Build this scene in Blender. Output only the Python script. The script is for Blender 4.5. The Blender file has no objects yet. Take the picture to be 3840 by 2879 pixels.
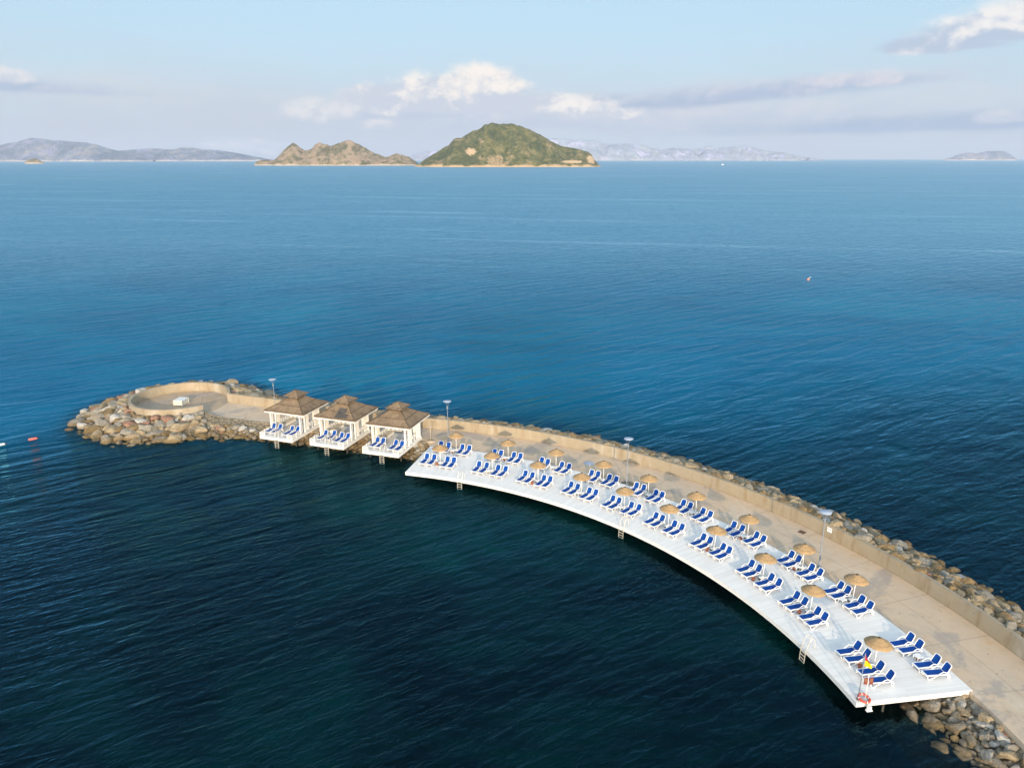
import bpy, bmesh, math, random
import numpy as np
from mathutils import Vector, Matrix, noise as mnoise

random.seed(11); rng = np.random.default_rng(11)
scene = bpy.context.scene
col = scene.collection
PI = math.pi; R = math.radians
CX, CY = -23.85, 35.5          # centre of the arc of the pier
ZD, ZG, ZP = 1.10, 1.00, 1.38  # deck top, promenade top, gazebo floor

def pol(a, r, c=(CX, CY)):
    return (c[0] + r*math.cos(R(a)), c[1] + r*math.sin(R(a)))

# ------------------------------------------------------------------ node helpers
def new_mat(name):
    m = bpy.data.materials.new(name); m.use_nodes = True
    nt = m.node_tree; nt.nodes.clear()
    out = nt.nodes.new('ShaderNodeOutputMaterial')
    return m, nt, out

class G:
    """thin wrapper that writes shader graphs as expressions"""
    def __init__(s, nt): s.nt = nt
    def n(s, t, **kw):
        nd = s.nt.nodes.new(t)
        for k, v in kw.items(): setattr(nd, k, v)
        return nd
    def put(s, sock, v):
        if isinstance(v, bpy.types.NodeSocket): s.nt.links.new(v, sock)
        elif isinstance(v, (tuple, list)) and sock.type == 'RGBA' and len(v) == 3: sock.default_value = (*v, 1)
        else: sock.default_value = v
    def m(s, op, a, b=0.0, c=None, clamp=False):
        nd = s.n('ShaderNodeMath', operation=op, use_clamp=clamp)
        s.put(nd.inputs[0], a); s.put(nd.inputs[1], b)
        if c is not None: s.put(nd.inputs[2], c)
        return nd.outputs[0]
    def vm(s, op, a, b=(0, 0, 0)):
        nd = s.n('ShaderNodeVectorMath', operation=op)
        s.put(nd.inputs[0], a)
        if op == 'SCALE': s.put(nd.inputs['Scale'], b)
        else: s.put(nd.inputs[1], b)
        return nd.outputs['Value'] if op in ('LENGTH', 'DOT_PRODUCT', 'DISTANCE') else nd.outputs['Vector']
    def sep(s, v):
        nd = s.n('ShaderNodeSeparateXYZ'); s.put(nd.inputs[0], v); return nd.outputs
    def comb(s, x, y, z=0.0):
        nd = s.n('ShaderNodeCombineXYZ')
        for i, v in enumerate((x, y, z)): s.put(nd.inputs[i], v)
        return nd.outputs[0]
    def noise(s, v, scale, detail=4.0, rough=0.55, dist=0.0, out='Fac', dim='3D'):
        nd = s.n('ShaderNodeTexNoise', noise_dimensions=dim)
        s.put(nd.inputs['Vector'], v); s.put(nd.inputs['Scale'], scale); s.put(nd.inputs['Detail'], detail)
        s.put(nd.inputs['Roughness'], rough); s.put(nd.inputs['Distortion'], dist)
        return nd.outputs[out]
    def voro(s, v, scale, feature='F1', out='Distance'):
        nd = s.n('ShaderNodeTexVoronoi', feature=feature)
        s.put(nd.inputs['Vector'], v); s.put(nd.inputs['Scale'], scale)
        return nd.outputs[out]
    def mr(s, v, a, b, c=0.0, d=1.0, smooth=True):
        nd = s.n('ShaderNodeMapRange', interpolation_type='SMOOTHSTEP' if smooth else 'LINEAR')
        for i, x in enumerate((v, a, b, c, d)): s.put(nd.inputs[i], x)
        return nd.outputs[0]
    def mix(s, f, a, b, mode='MIX'):
        nd = s.n('ShaderNodeMix', data_type='RGBA', blend_type=mode)
        s.put(nd.inputs[0], f); s.put(nd.inputs[6], a); s.put(nd.inputs[7], b)
        return nd.outputs[2]
    def ramp(s, f, stops):
        nd = s.n('ShaderNodeValToRGB'); s.put(nd.inputs[0], f)
        e = nd.color_ramp.elements
        while len(e) < len(stops): e.new(0.5)
        for el, (p, c) in zip(e, stops): el.position = p; el.color = (*c, 1)
        return nd.outputs[0]
    def bump(s, h, strength=0.5, dist=0.05, normal=None):
        nd = s.n('ShaderNodeBump'); s.put(nd.inputs['Height'], h)
        nd.inputs['Strength'].default_value = strength; nd.inputs['Distance'].default_value = dist
        if normal is not None: s.put(nd.inputs['Normal'], normal)
        return nd.outputs[0]
    def obj(s): return s.n('ShaderNodeTexCoord').outputs['Object']
    def pos(s): return s.n('ShaderNodeNewGeometry').outputs['Position']
    def uv(s): return s.n('ShaderNodeUVMap').outputs[0]
    def bsdf(s, out, color, rough=0.6, normal=None, metal=0.0, spec=0.5):
        b = s.n('ShaderNodeBsdfPrincipled')
        s.put(b.inputs['Base Color'], color); s.put(b.inputs['Roughness'], rough)
        b.inputs['Metallic'].default_value = metal; b.inputs['Specular IOR Level'].default_value = spec
        if normal is not None: s.put(b.inputs['Normal'], normal)
        if out is not None: s.nt.links.new(b.outputs[0], out.inputs['Surface'])
        return b

def simple(name, c, rough=0.5, metal=0.0, var=0.12, scale=3.0, spec=0.5):
    m, nt, out = new_mat(name); g = G(nt)
    f = g.noise(g.obj(), scale, 5)
    dark = tuple(x*(1-var) for x in c); lite = tuple(min(1, x*(1+var*.6)) for x in c)
    g.bsdf(out, g.mix(f, dark, lite), rough, None, metal, spec)
    return m

M = {}
M['white'] = simple('white_paint', (.80, .78, .74), .5, var=.10, scale=1.6)
M['plastic'] = simple('white_plastic', (.83, .82, .80), .35, var=.05)
M['fabric_white'] = simple('white_drape', (.78, .76, .71), .85, var=.08)
M['bench'] = simple('cream_cushion', (.62, .54, .42), .8, var=.1)
M['steel'] = simple('pale_steel', (.62, .58, .50), .35, metal=.25, var=.1)
M['lampgrey'] = simple('lamp_grey_paint', (.19, .215, .25), .45, var=.1)
M['lampdisc'] = simple('lamp_disc_paint', (.36, .41, .50), .4, var=.06)
M['terracotta'] = simple('terracotta', (.42, .13, .06), .75, var=.25, scale=9)
M['black'] = simple('black_band', (.02, .02, .022), .6)
M['base'] = simple('painted_concrete', (.66, .66, .64), .7, var=.15, scale=5)
M['red'] = simple('red_plastic', (.52, .07, .045), .45, var=.1)
M['pinkred'] = simple('faded_red_float', (.72, .14, .10), .4, var=.1)
M['orange'] = simple('orange_float', (.8, .25, .12), .4, var=.1)
M['brownsign'] = simple('red_brown_board', (.20, .045, .03), .6)
M['flagred'] = simple('red_flag_cloth', (.40, .02, .05), .8)
M['flagyellow'] = simple('yellow_flag_cloth', (.90, .62, .01), .8)
M['rust'] = simple('rusty_iron', (.13, .07, .04), .8, var=.4, scale=14)
M['timber'] = simple('weathered_timber', (.24, .12, .055), .85, var=.3, scale=6)
M['pile'] = simple('wet_timber_and_shade', (.030, .027, .022), .7, var=.4, scale=4)
M['navy'] = simple('dark_window', (.03, .05, .08), .2)
M['slabgrey'] = simple('grey_concrete_slab', (.42, .42, .40), .8, var=.2)

# blue sling
m, nt, out = new_mat('blue_sling_fabric'); g = G(nt); o = g.obj()
f = g.noise(o, 6, 3); w = g.noise(g.vm('MULTIPLY', o, (1, 90, 90)), 3, 2)
b = g.bsdf(out, g.mix(f, (.002, .046, .235), (.003, .060, .290)), .75, g.bump(w, .3, .004), 0, .15)
M['blue'] = m

# white decking: planks follow the uv (u along the arc, v across the deck)
def planks(name, base, width, ca=(.90, .90, .90)):
    m, nt, out = new_mat(name); g = G(nt)
    x, y, z = g.sep(g.uv())
    q = g.m('DIVIDE', x, width); idx = g.m('FLOOR', q); fr = g.m('FRACT', q)
    wn = g.n('ShaderNodeTexWhiteNoise', noise_dimensions='2D')
    g.put(wn.inputs['Vector'], g.comb(idx, g.m('FLOOR', g.m('DIVIDE', g.m('ADD', y, g.m('MULTIPLY', idx, 1.7)), 3.1))))
    grain = g.noise(g.comb(g.m('MULTIPLY', x, 14), g.m('MULTIPLY', y, .9)), 1.6, 5)
    dirt = g.noise(g.pos(), .35, 6, .65)
    c1 = g.mix(wn.outputs['Value'], tuple(v*.88 for v in base), base)
    c2 = g.mix(g.mr(grain, .35, .75, 0, .28), c1, tuple(v*.80 for v in base))
    c3 = g.mix(g.mr(dirt, .42, .70, 0, .32), c2, (base[0]*.80, base[1]*.77, base[2]*.71))
    gap = g.m('ADD', g.mr(fr, 0, .05, 1, 0), g.mr(fr, .95, 1.0, 0, 1), clamp=True)
    c4 = g.mix(g.m('MULTIPLY', gap, .48), c3, (.18, .17, .16))
    g.bsdf(out, c4, .55, g.bump(g.m('SUBTRACT', g.m('MULTIPLY', grain, .2), gap), .35, .01))
    return m
M['deck'] = planks('white_decking', (.83, .805, .765), .20)
M['gfloor'] = planks('pale_gazebo_boards', (.72, .72, .71), .16)

def concrete(name, a, b, joints=False):
    m, nt, out = new_mat(name); g = G(nt); p = g.pos()
    big = g.noise(p, .16, 6, .6, .6); mid = g.noise(p, .9, 6, .62); fine = g.noise(p, 9, 4)
    c = g.mix(g.mr(big, .33, .68), a, b)
    c = g.mix(g.mr(mid, .45, .8, 0, .55), c, tuple(v*.70 for v in a))
    c = g.mix(g.mr(g.noise(p, .33, 5, .7, 1.5), .56, .72, 0, .6), c, (a[0]*.92, a[1]*.76, a[2]*.52))
    c = g.mix(g.m('MULTIPLY', fine, .22), c, (.16, .14, .11))
    spots = g.voro(p, 1.1)
    c = g.mix(g.mr(spots, .05, .11, .55, 0), c, (.12, .10, .08))
    h = g.m('ADD', fine, g.m('MULTIPLY', mid, 2))
    if joints:
        x, y, z = g.sep(g.vm('SUBTRACT', p, (CX, CY, 0)))
        ang = g.m('MULTIPLY', g.m('ARCTAN2', y, x), 57.2958/5.5)
        rad = g.m('SQRT', g.m('ADD', g.m('MULTIPLY', x, x), g.m('MULTIPLY', y, y)))
        fa = g.m('ABSOLUTE', g.m('SUBTRACT', g.m('FRACT', ang), .5))
        j = g.m('ADD', g.mr(fa, .0, .010, 1, 0), g.mr(g.m('ABSOLUTE', g.m('SUBTRACT', rad, 59.0)), 0, .05, 1, 0), clamp=True)
        wob = g.noise(p, .5, 6, .7, 2.5)
        crack = g.mr(g.m('ABSOLUTE', g.m('SUBTRACT', wob, .5)), .0, .0055, 1, 0)
        crack = g.m('MULTIPLY', crack, g.mr(big, .45, .6))
        j = g.m('MAXIMUM', g.m('MULTIPLY', j, .45), g.m('MULTIPLY', crack, .6))
        c = g.mix(j, c, (.10, .085, .065))
        damp = g.mr(g.noise(p, .13, 5, .65, 1.4), .50, .62)
        c = g.mix(g.m('MULTIPLY', damp, .6), c, (.27, .25, .235))
        pale = g.mr(g.noise(p, .22, 5, .65, 1.4), .55, .70)
        c = g.mix(g.m('MULTIPLY', pale, .4), c, (.62, .53, .42))
        rst = g.mr(g.voro(p, .21), .03, .10, .6, 0)
        c = g.mix(rst, c, (.27, .16, .06))
    else:
        x, y, z = g.sep(p)
        st = g.noise(g.comb(g.m('MULTIPLY', x, 1.3), g.m('MULTIPLY', y, 1.3), g.m('MULTIPLY', z, .25)), 1.0, 5, .6)
        c = g.mix(g.mr(st, .50, .72, 0, .7), c, (a[0]*.66, a[1]*.56, a[2]*.42))
        st3 = g.noise(g.comb(g.m('MULTIPLY', x, .35), g.m('MULTIPLY', y, .35), g.m('MULTIPLY', z, .12)), 1.0, 5, .65)
        c = g.mix(g.mr(st3, .53, .68, 0, .55), c, (.46, .42, .36))
        c = g.mix(g.mr(g.m('ADD', z, g.m('MULTIPLY', st, .5)), 1.15, 1.45, .45, 0), c, (a[0]*.55, a[1]*.46, a[2]*.33))
    g.bsdf(out, c, .82, g.bump(h, .25, .02))
    return m
M['floor'] = concrete('promenade_concrete', (.60, .45, .305), (.55, .44, .325), True)
M['floor2'] = concrete('stained_lookout_concrete', (.46, .335, .215), (.38, .295, .21), True)
M['wall'] = concrete('sea_wall_concrete', (.345, .282, .192), (.32, .268, .195))

def rockmat(name, c1, c2, wet=True):
    m, nt, out = new_mat(name); g = G(nt); p = g.pos()
    oi = g.n('ShaderNodeObjectInfo').outputs['Random']
    q = g.vm('ADD', p, g.comb(g.m('MULTIPLY', oi, 37), oi, oi))
    a = g.noise(q, 1.1, 6, .65, .7); f = g.noise(q, 7, 5, .7)
    c = g.mix(g.mr(a, .3, .7), c1, c2)
    c = g.mix(g.mr(f, .48, .72, 0, .75), c, tuple(v*.38 for v in c1))
    x, y, z = g.sep(p)
    zz = g.m('ADD', z, g.m('MULTIPLY', g.m('SUBTRACT', a, .5), .7))
    c = g.mix(g.mr(zz, .18, .70, .75, 0), c, (.150, .095, .028))     # ochre tide band
    c = g.mix(g.mr(zz, -.10, .17, .92, 0), c, (.028, .024, .012))   # weed at the waterline
    n = g.bump(g.m('ADD', f, g.m('MULTIPLY', a, 1.6)), 1.0, .20)
    g.bsdf(out, c, .85, n)
    return m
ROCKS = {
 'grey': rockmat('grey_limestone', (.24, .215, .170), (.36, .325, .265)),
 'tan': rockmat('tan_limestone', (.29, .222, .135), (.42, .335, .215)),
 'pale': rockmat('pale_limestone', (.46, .43, .38), (.58, .55, .50)),
 'reddish': rockmat('reddish_stone', (.30, .155, .105), (.38, .23, .16)),
 'brown': rockmat('ochre_brown_stone', (.17, .115, .052), (.29, .20, .095)),
}
m, nt, out = new_mat('rubble_core'); g = G(nt); p = g.pos()
a = g.noise(p, 2.2, 6, .7); x, y, z = g.sep(p); v = g.voro(p, 2.6)
c = g.mix(g.mr(a, .35, .7), (.20, .160, .100), (.38, .305, .205))
c = g.mix(g.mr(v, .42, .75, 0, .45), c, (.08, .066, .045))
c = g.mix(g.mr(z, -.1, .6, .85, 0), c, (.045, .036, .016))
g.bsdf(out, c, .9, g.bump(g.m('SUBTRACT', a, v), 1.0, .35)); M['core'] = m

# straw parasol
m, nt, out = new_mat('woven_straw'); g = G(nt); o = g.obj()
x, y, z = g.sep(o); rad = g.m('SQRT', g.m('ADD', g.m('MULTIPLY', x, x), g.m('MULTIPLY', y, y)))
th = g.m('ARCTAN2', y, x)
oi = g.n('ShaderNodeObjectInfo').outputs['Random']
fib = g.noise(g.comb(g.m('MULTIPLY', th, 26), g.m('MULTIPLY', rad, 2.0), oi), 1.6, 4, .7)
pat = g.noise(g.vm('ADD', o, g.comb(oi, g.m('MULTIPLY', oi, 9), 0)), 2.6, 4, .6)
c = g.mix(g.mr(fib, .3, .7), (.24, .148, .068), (.52, .345, .170))
c = g.mix(g.mr(pat, .45, .75, 0, .5), c, (.22, .15, .08))
rings = g.m('ADD', g.mr(g.m('ABSOLUTE', g.m('SUBTRACT', rad, .70)), .006, .022, 1, 0),
            g.mr(g.m('ABSOLUTE', g.m('SUBTRACT', rad, .40)), .005, .018, .8, 0), clamp=True)
rib = g.mr(g.m('ABSOLUTE', g.m('SUBTRACT', g.m('FRACT', g.m('MULTIPLY', th, 16/(2*PI))), .5)), 0, .05, .5, 0)
c = g.mix(g.m('MULTIPLY', rings, .6), c, (.13, .07, .03))
c = g.mix(g.m('MULTIPLY', rib, .55), c, (.16, .09, .035))
g.bsdf(out, c, .85, g.bump(g.m('ADD', fib, g.m('MULTIPLY', rings, -.7)), .6, .02)); M['straw'] = m

# thatch: uv v runs down the slope, u along the eave
def thatch(name, a, b):
    m, nt, out = new_mat(name); g = G(nt); u, v, _ = g.sep(g.uv())
    fib = g.noise(g.comb(g.m('MULTIPLY', u, 22), g.m('MULTIPLY', v, 2.4)), 1.0, 5, .75, .4)
    pat = g.noise(g.pos(), .8, 5, .6)
    c = g.mix(g.mr(fib, .3, .68), a, b)
    c = g.mix(g.mr(pat, .42, .72, 0, .6), c, (a[0]*.75, a[1]*.8, a[2]*.9))
    fr = g.m('FRACT', g.m('DIVIDE', v, 1.27))
    lap = g.m('ADD', g.mr(fr, 0, .085, 1, 0), g.mr(fr, .93, 1, 0, 1), clamp=True)
    c = g.mix(g.m('MULTIPLY', lap, .8), c, (.055, .036, .022))
    st2 = g.noise(g.comb(g.m('MULTIPLY', u, 5), g.m('MULTIPLY', v, .7)), 1.0, 4, .7)
    c = g.mix(g.mr(st2, .48, .7, 0, .6), c, tuple(q_*.7 for q_ in a))
    g.bsdf(out, c, .92, g.bump(g.m('SUBTRACT', fib, g.m('MULTIPLY', lap, .8)), .9, .06))
    return m
M['thatch'] = thatch('reed_thatch', (.115, .075, .042), (.335, .240, .152))
M['thatchdark'] = thatch('dark_grey_reed_mat', (.045, .04, .036), (.11, .098, .085))
M['ridge'] = simple('ridge_reed_roll', (.095, .068, .045), .9, var=.4, scale=12)

# ------------------------------------------------------------------ mesh helpers
class MB:
    def __init__(s): s.v = []; s.f = []; s.mi = []; s.uvs = None; s.sm = []
    def add(s, vs, fs, mi=0, smooth=False):
        o = len(s.v); s.v += [tuple(map(float, p)) for p in vs]
        for f in fs: s.f.append(tuple(i+o for i in f)); s.mi.append(mi); s.sm.append(smooth)
        return s
    def box(s, c, d, rot=None, mi=0):
        hx, hy, hz = d[0]/2, d[1]/2, d[2]/2
        vs = [Vector((x, y, z)) for z in (-hz, hz) for y in (-hy, hy) for x in (-hx, hx)]
        if rot is not None: vs = [rot @ p for p in vs]
        vs = [p + Vector(c) for p in vs]
        return s.add(vs, [(0,2,3,1),(4,5,7,6),(0,1,5,4),(2,6,7,3),(0,4,6,2),(1,3,7,5)], mi)
    def beam(s, a, b, w, h, mi=0):
        a, b = Vector(a), Vector(b); d = b-a
        q = d.to_track_quat('X', 'Z').to_matrix()
        return s.box((a+b)/2, (d.length, w, h), q, mi)
    def tube(s, pts, r, n=6, closed=False, mi=0):
        P = [Vector(p) for p in pts]; k = len(P); vs = []; fs = []
        rr = r if isinstance(r, (list, tuple)) else [r]*k
        up = None
        for i in range(k):
            t = (P[(i+1) % k]-P[i-1]) if closed else (P[min(i+1, k-1)]-P[max(i-1, 0)])
            t.normalize()
            if up is None:
                up = Vector((0,0,1)) if abs(t.z) < .9 else Vector((1,0,0))
            a = t.cross(up); a.normalize(); bb = a.cross(t); up = bb
            for j in range(n):
                an = 2*PI*j/n
                vs.append(P[i] + (a*math.cos(an) + bb*math.sin(an))*rr[i])
        for i in range(k if closed else k-1):
            for j in range(n):
                i2 = (i+1) % k
                fs.append((i*n+j, i*n+(j+1) % n, i2*n+(j+1) % n, i2*n+j))
        if not closed:
            fs.append(tuple(range(n))[::-1]); fs.append(tuple((k-1)*n+j for j in range(n)))
        return s.add(vs, fs, mi, True)
    def lathe(s, prof, n=24, c=(0, 0, 0), mi=0, smooth=True):
        vs = []; fs = []
        for r, z in prof:
            for j in range(n):
                a = 2*PI*j/n; vs.append((c[0]+r*math.cos(a), c[1]+r*math.sin(a), c[2]+z))
        for i in range(len(prof)-1):
            for j in range(n):
                fs.append((i*n+j, i*n+(j+1) % n, (i+1)*n+(j+1) % n, (i+1)*n+j))
        if prof[0][0] > 1e-4: fs.append(tuple(range(n))[::-1])
        if prof[-1][0] > 1e-4: fs.append(tuple((len(prof)-1)*n+j for j in range(n)))
        return s.add(vs, fs, mi, smooth)
    def prism(s, poly, z0, z1, mi=0):
        n = len(poly)
        vs = [(x, y, z0) for x, y in poly] + [(x, y, z1) for x, y in poly]
        fs = [tuple(range(n))[::-1], tuple(range(n, 2*n))] + [(i, (i+1) % n, n+(i+1) % n, n+i) for i in range(n)]
        return s.add(vs, fs, mi)
    def strip(s, rows, mi=0, smooth=False):
        n = len(rows[0]); vs = [p for r in rows for p in r]; fs = []
        for i in range(len(rows)-1):
            for j in range(n-1):
                fs.append((i*n+j, i*n+j+1, (i+1)*n+j+1, (i+1)*n+j))
        return s.add(vs, fs, mi, smooth)
    def mesh(s, name, mats):
        me = bpy.data.meshes.new(name); me.from_pydata(s.v, [], s.f)
        for mt in (mats if isinstance(mats, (list, tuple)) else [mats]): me.materials.append(mt)
        me.polygons.foreach_set('material_index', s.mi)
        me.polygons.foreach_set('use_smooth', s.sm)
        if s.uvs is not None:
            ul = me.uv_layers.new(name='UVMap')
            li = np.zeros(len(me.loops), dtype=np.int32); me.loops.foreach_get('vertex_index', li)
            ul.data.foreach_set('uv', np.asarray(s.uvs, dtype=np.float32)[li].ravel())
        me.update(); return me
    def build(s, name, mats, parent=None, fix=False):
        me = s.mesh(name, mats)
        if fix:
            bm = bmesh.new(); bm.from_mesh(me); bmesh.ops.recalc_face_normals(bm, faces=bm.faces); bm.to_mesh(me); bm.free()
        o = bpy.data.objects.new(name, me); col.objects.link(o)
        if parent is not None: o.parent = parent
        return o

def tag(o, label=None, cat=None, group=None, kind=None):
    if label: o['label'] = label
    if cat: o['category'] = cat
    if group: o['group'] = group
    if kind: o['kind'] = kind
    return o
def empty(name, loc=(0, 0, 0), rz=0.0):
    o = bpy.data.objects.new(name, None); col.objects.link(o)
    o.location = loc; o.rotation_euler = (0, 0, rz); o.empty_display_size = .3
    return o
def copy_tree(o, parent=None):
    c = o.copy(); col.objects.link(c)
    if parent is not None: c.parent = parent
    for ch in list(o.children): copy_tree(ch, c)
    return c
def catmull(pts, k=5, closed=False):
    P = [np.array(p, float) for p in pts]; n = len(P); out = []
    for i in range(n if closed else n-1):
        p0 = P[i-1] if (i > 0 or closed) else P[0]; p1 = P[i]; p2 = P[(i+1) % n]
        p3 = P[(i+2) % n] if (i+2 < n or closed) else P[-1]
        for j in range(k):
            t = j/k
            out.append(.5*((2*p1)+(-p0+p2)*t+(2*p0-5*p1+4*p2-p3)*t*t+(-p0+3*p1-3*p2+p3)*t**3))
    if not closed: out.append(P[-1])
    return out
def resample(P, step):
    P = np.asarray(P, float); d = np.r_[0, np.cumsum(np.hypot(*np.diff(P, axis=0).T))]
    n = max(2, int(round(d[-1]/step))+1); t = np.linspace(0, d[-1], n)
    return np.c_[np.interp(t, d, P[:, 0]), np.interp(t, d, P[:, 1])]
ORD = ['first', 'second', 'third', 'fourth', 'fifth', 'sixth', 'seventh', 'eighth', 'ninth', 'tenth']

# ------------------------------------------------------------------ camera
cam_d = bpy.data.cameras.new('camera'); cam = bpy.data.objects.new('camera', cam_d); col.objects.link(cam)
cam.location = (0, 0, 36.0)
cam.rotation_euler = (PI/2 - math.atan(848/2850.), 0, 0)
cam_d.sensor_fit = 'HORIZONTAL'; cam_d.sensor_width = 36; cam_d.lens = 36*2850/3840.
cam_d.clip_start = .5; cam_d.clip_end = 80000
scene.camera = cam

# ------------------------------------------------------------------ sun, sky
SUN_EL = R(12.5); SX, SY = .055, -1.0
ln = math.hypot(SX, SY); S = Vector((SX/ln*math.cos(SUN_EL), SY/ln*math.cos(SUN_EL), math.sin(SUN_EL)))
sd = bpy.data.lights.new('sun', 'SUN'); sd.energy = 3.5; sd.angle = R(.6); sd.color = (1.0, .78, .52)
sun = bpy.data.objects.new('sun', sd); col.objects.link(sun)
sun.rotation_euler = (-S).to_track_quat('-Z', 'Y').to_euler()

world = bpy.data.worlds.new('World'); scene.world = world; world.use_nodes = True
nt = world.node_tree; nt.nodes.clear(); g = G(nt)
sky = g.n('ShaderNodeTexSky', sky_type='NISHITA', sun_disc=False)
sky.sun_elevation = SUN_EL; sky.sun_rotation = math.atan2(SX, SY) % (2*PI)
sky.altitude = 0; sky.air_density = 1.0; sky.dust_density = 1.2; sky.ozone_density = 1.5
SKY_STRENGTH = .13
d = g.n('ShaderNodeTexCoord').outputs['Generated']
dx, dy, dz = g.sep(d)
az = g.m('ARCTAN2', dx, dy); el = g.m('ARCTAN2', dz, g.m('SQRT', g.m('ADD', g.m('MULTIPLY', dx, dx), g.m('MULTIPLY', dy, dy))))
base = sky.outputs[0]
def rad(c): return tuple(v*.72/SKY_STRENGTH for v in c)
# high thin veil that pales the whole sky, thicker and greyer toward the horizon
cc = g.comb(az, g.m('MULTIPLY', el, 2.6))
veil_n = g.noise(cc, 5.0, 5, .55, .6)
ramp_el = g.mr(el, 0.0, .24, 1, 0, False)
base = g.mix(g.mr(el, .20, .62, .80, .22), base, rad((.49, .69, .855)))
veil = g.m('MULTIPLY', g.mr(el, .02, .17, 1, 0), g.mr(veil_n, .2, .75, .45, .98))
base = g.mix(veil, base, rad((.570, .605, .690)))
def cloud(base, blobs, scale, edge, lit, shade, seed, amt=1.0, soft=.35):
    """blobs: (azimuth, elevation, half width, half height, tilt) lumps of cloud far out over the sea"""
    dens = None
    for a0, e0, wa, we, tl in blobs:
        a0 *= .93; e0 = e0*.885-.016; wa *= .98; we *= .80
        u = g.m('DIVIDE', g.m('SUBTRACT', az, a0), wa)
        v = g.m('DIVIDE', g.m('SUBTRACT', g.m('SUBTRACT', el, e0), g.m('MULTIPLY', g.m('SUBTRACT', az, a0), tl)), we)
        v = g.m('ADD', v, g.mr(v, -.4, 0, -.5, 0, False))   # flat bottoms
        q = g.m('SUBTRACT', 1.0, g.m('SQRT', g.m('ADD', g.m('MULTIPLY', u, u), g.m('MULTIPLY', v, v))))
        dens = q if dens is None else g.m('MAXIMUM', dens, q)
    p = g.comb(az, g.m('MULTIPLY', el, 1.5), seed)
    nz = g.noise(p, scale, 7, .58, .25)
    nz2 = g.noise(g.vm('ADD', p, (.006, -.012, 0)), scale, 7, .58, .25)
    t = g.m('ADD', dens, g.m('MULTIPLY', g.m('SUBTRACT', nz, .5), edge))
    mask = g.m('MULTIPLY', g.mr(t, -.16, -.16+soft), amt)
    light = g.m('ADD', g.m('MULTIPLY', g.m('SUBTRACT', nz, nz2), 2.6), g.m('MULTIPLY', g.m('SUBTRACT', nz, .5), 1.2))
    light = g.m('ADD', light, g.mr(g.m('SUBTRACT', el, blobs[0][1]*.885-.016), -.022, .03, .1, .85))
    c = g.mix(g.mr(light, .15, .95), rad(shade), rad(lit))
    return g.mix(mask, base, c)
# broad grey-blue bank
base = cloud(base, [(.16, .068, .62, .055, .02)], 6, 1.9, (.69, .685, .75), (.52, .58, .705), 21.1, .72, 1.1)
base = cloud(base, [(-.52, .085, .34, .045, -.02)], 6, 1.9, (.70, .70, .75), (.56, .61, .71), 25.1, .45, 1.1)
base = cloud(base, [(.30, .096, .24, .028, .07), (.14, .088, .12, .020, .0), (-.62, .098, .16, .018, -.02), (.52, .055, .30, .018, .02)],
             9, 1.6, (.60, .64, .735), (.385, .48, .645), 3.1, .85, .9)
base = cloud(base, [(.40, .108, .13, .016, .03), (.30, .098, .08, .013, .05)], 14, 1.6, (.76, .72, .76), (.44, .52, .69), 7.7, .75, .85)
base = cloud(base, [(.585, .160, .10, .036, .05), (.52, .147, .07, .018, .0)], 15, 1.2, (.92, .88, .85), (.49, .57, .71), 5.2, .92, .5)
base = cloud(base, [(-.115, .078, .15, .022, .03), (-.20, .083, .045, .028, 0)], 12, 1.2, (.72, .72, .78), (.52, .585, .71), 2.4, .8, .6)
base = cloud(base, [(-.040, .104, .062, .042, .0), (-.105, .097, .065, .036, .0), (-.175, .090, .055, .034, .0), (-.07, .088, .14, .026, 0)],
             19, 1.25, (.96, .895, .83), (.60, .645, .74), 1.3, 1.0, .46)
base = cloud(base, [(.096, .078, .058, .026, -.05), (.15, .074, .03, .014, 0)], 24, 1.2, (1.0, .93, .86), (.64, .67, .74), 9.5, .85, .6)
base = cloud(base, [(-.178, .059, .028, .012, 0), (.045, .052, .035, .008, 0), (-.25, .075, .05, .024, 0)], 26, 1.2, (.90, .85, .82), (.62, .66, .73), 12.5, .55, .6)
base = cloud(base, [(-.615, .108, .05, .016, 0), (-.36, .03, .05, .015, 0), (-.30, .026, .03, .016, 0), (.585, .062, .03, .012, 0)], 20, 1.2, (.86, .81, .81), (.62, .66, .75), 15.5, .7, .6)
# warm gain added to the unseen sky overhead and sunward, as fill light
toward = g.mr(dy, .80, -.6, 0, 1)
base = g.mix(1.0, base, g.mix(toward, (1, 1, 1), (3.7, 3.25, 2.85)), 'MULTIPLY')
bg = g.n('ShaderNodeBackground'); g.put(bg.inputs['Color'], base); bg.inputs['Strength'].default_value = SKY_STRENGTH
wo = g.n('ShaderNodeOutputWorld'); nt.links.new(bg.outputs[0], wo.inputs['Surface'])

scene.view_settings.view_transform = 'Standard'; scene.view_settings.look = 'None'
scene.view_settings.exposure = 0.53; scene.view_settings.gamma = 1.0
scene.render.engine = 'CYCLES'
cy = scene.cycles
cy.use_denoising = True; cy.denoiser = 'OPENIMAGEDENOISE'; cy.denoising_prefilter = 'ACCURATE'
cy.max_bounces = 8; cy.transparent_max_bounces = 10; cy.volume_bounces = 0
cy.caustics_reflective = False; cy.caustics_refractive = False; cy.sample_clamp_indirect = 4

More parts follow.
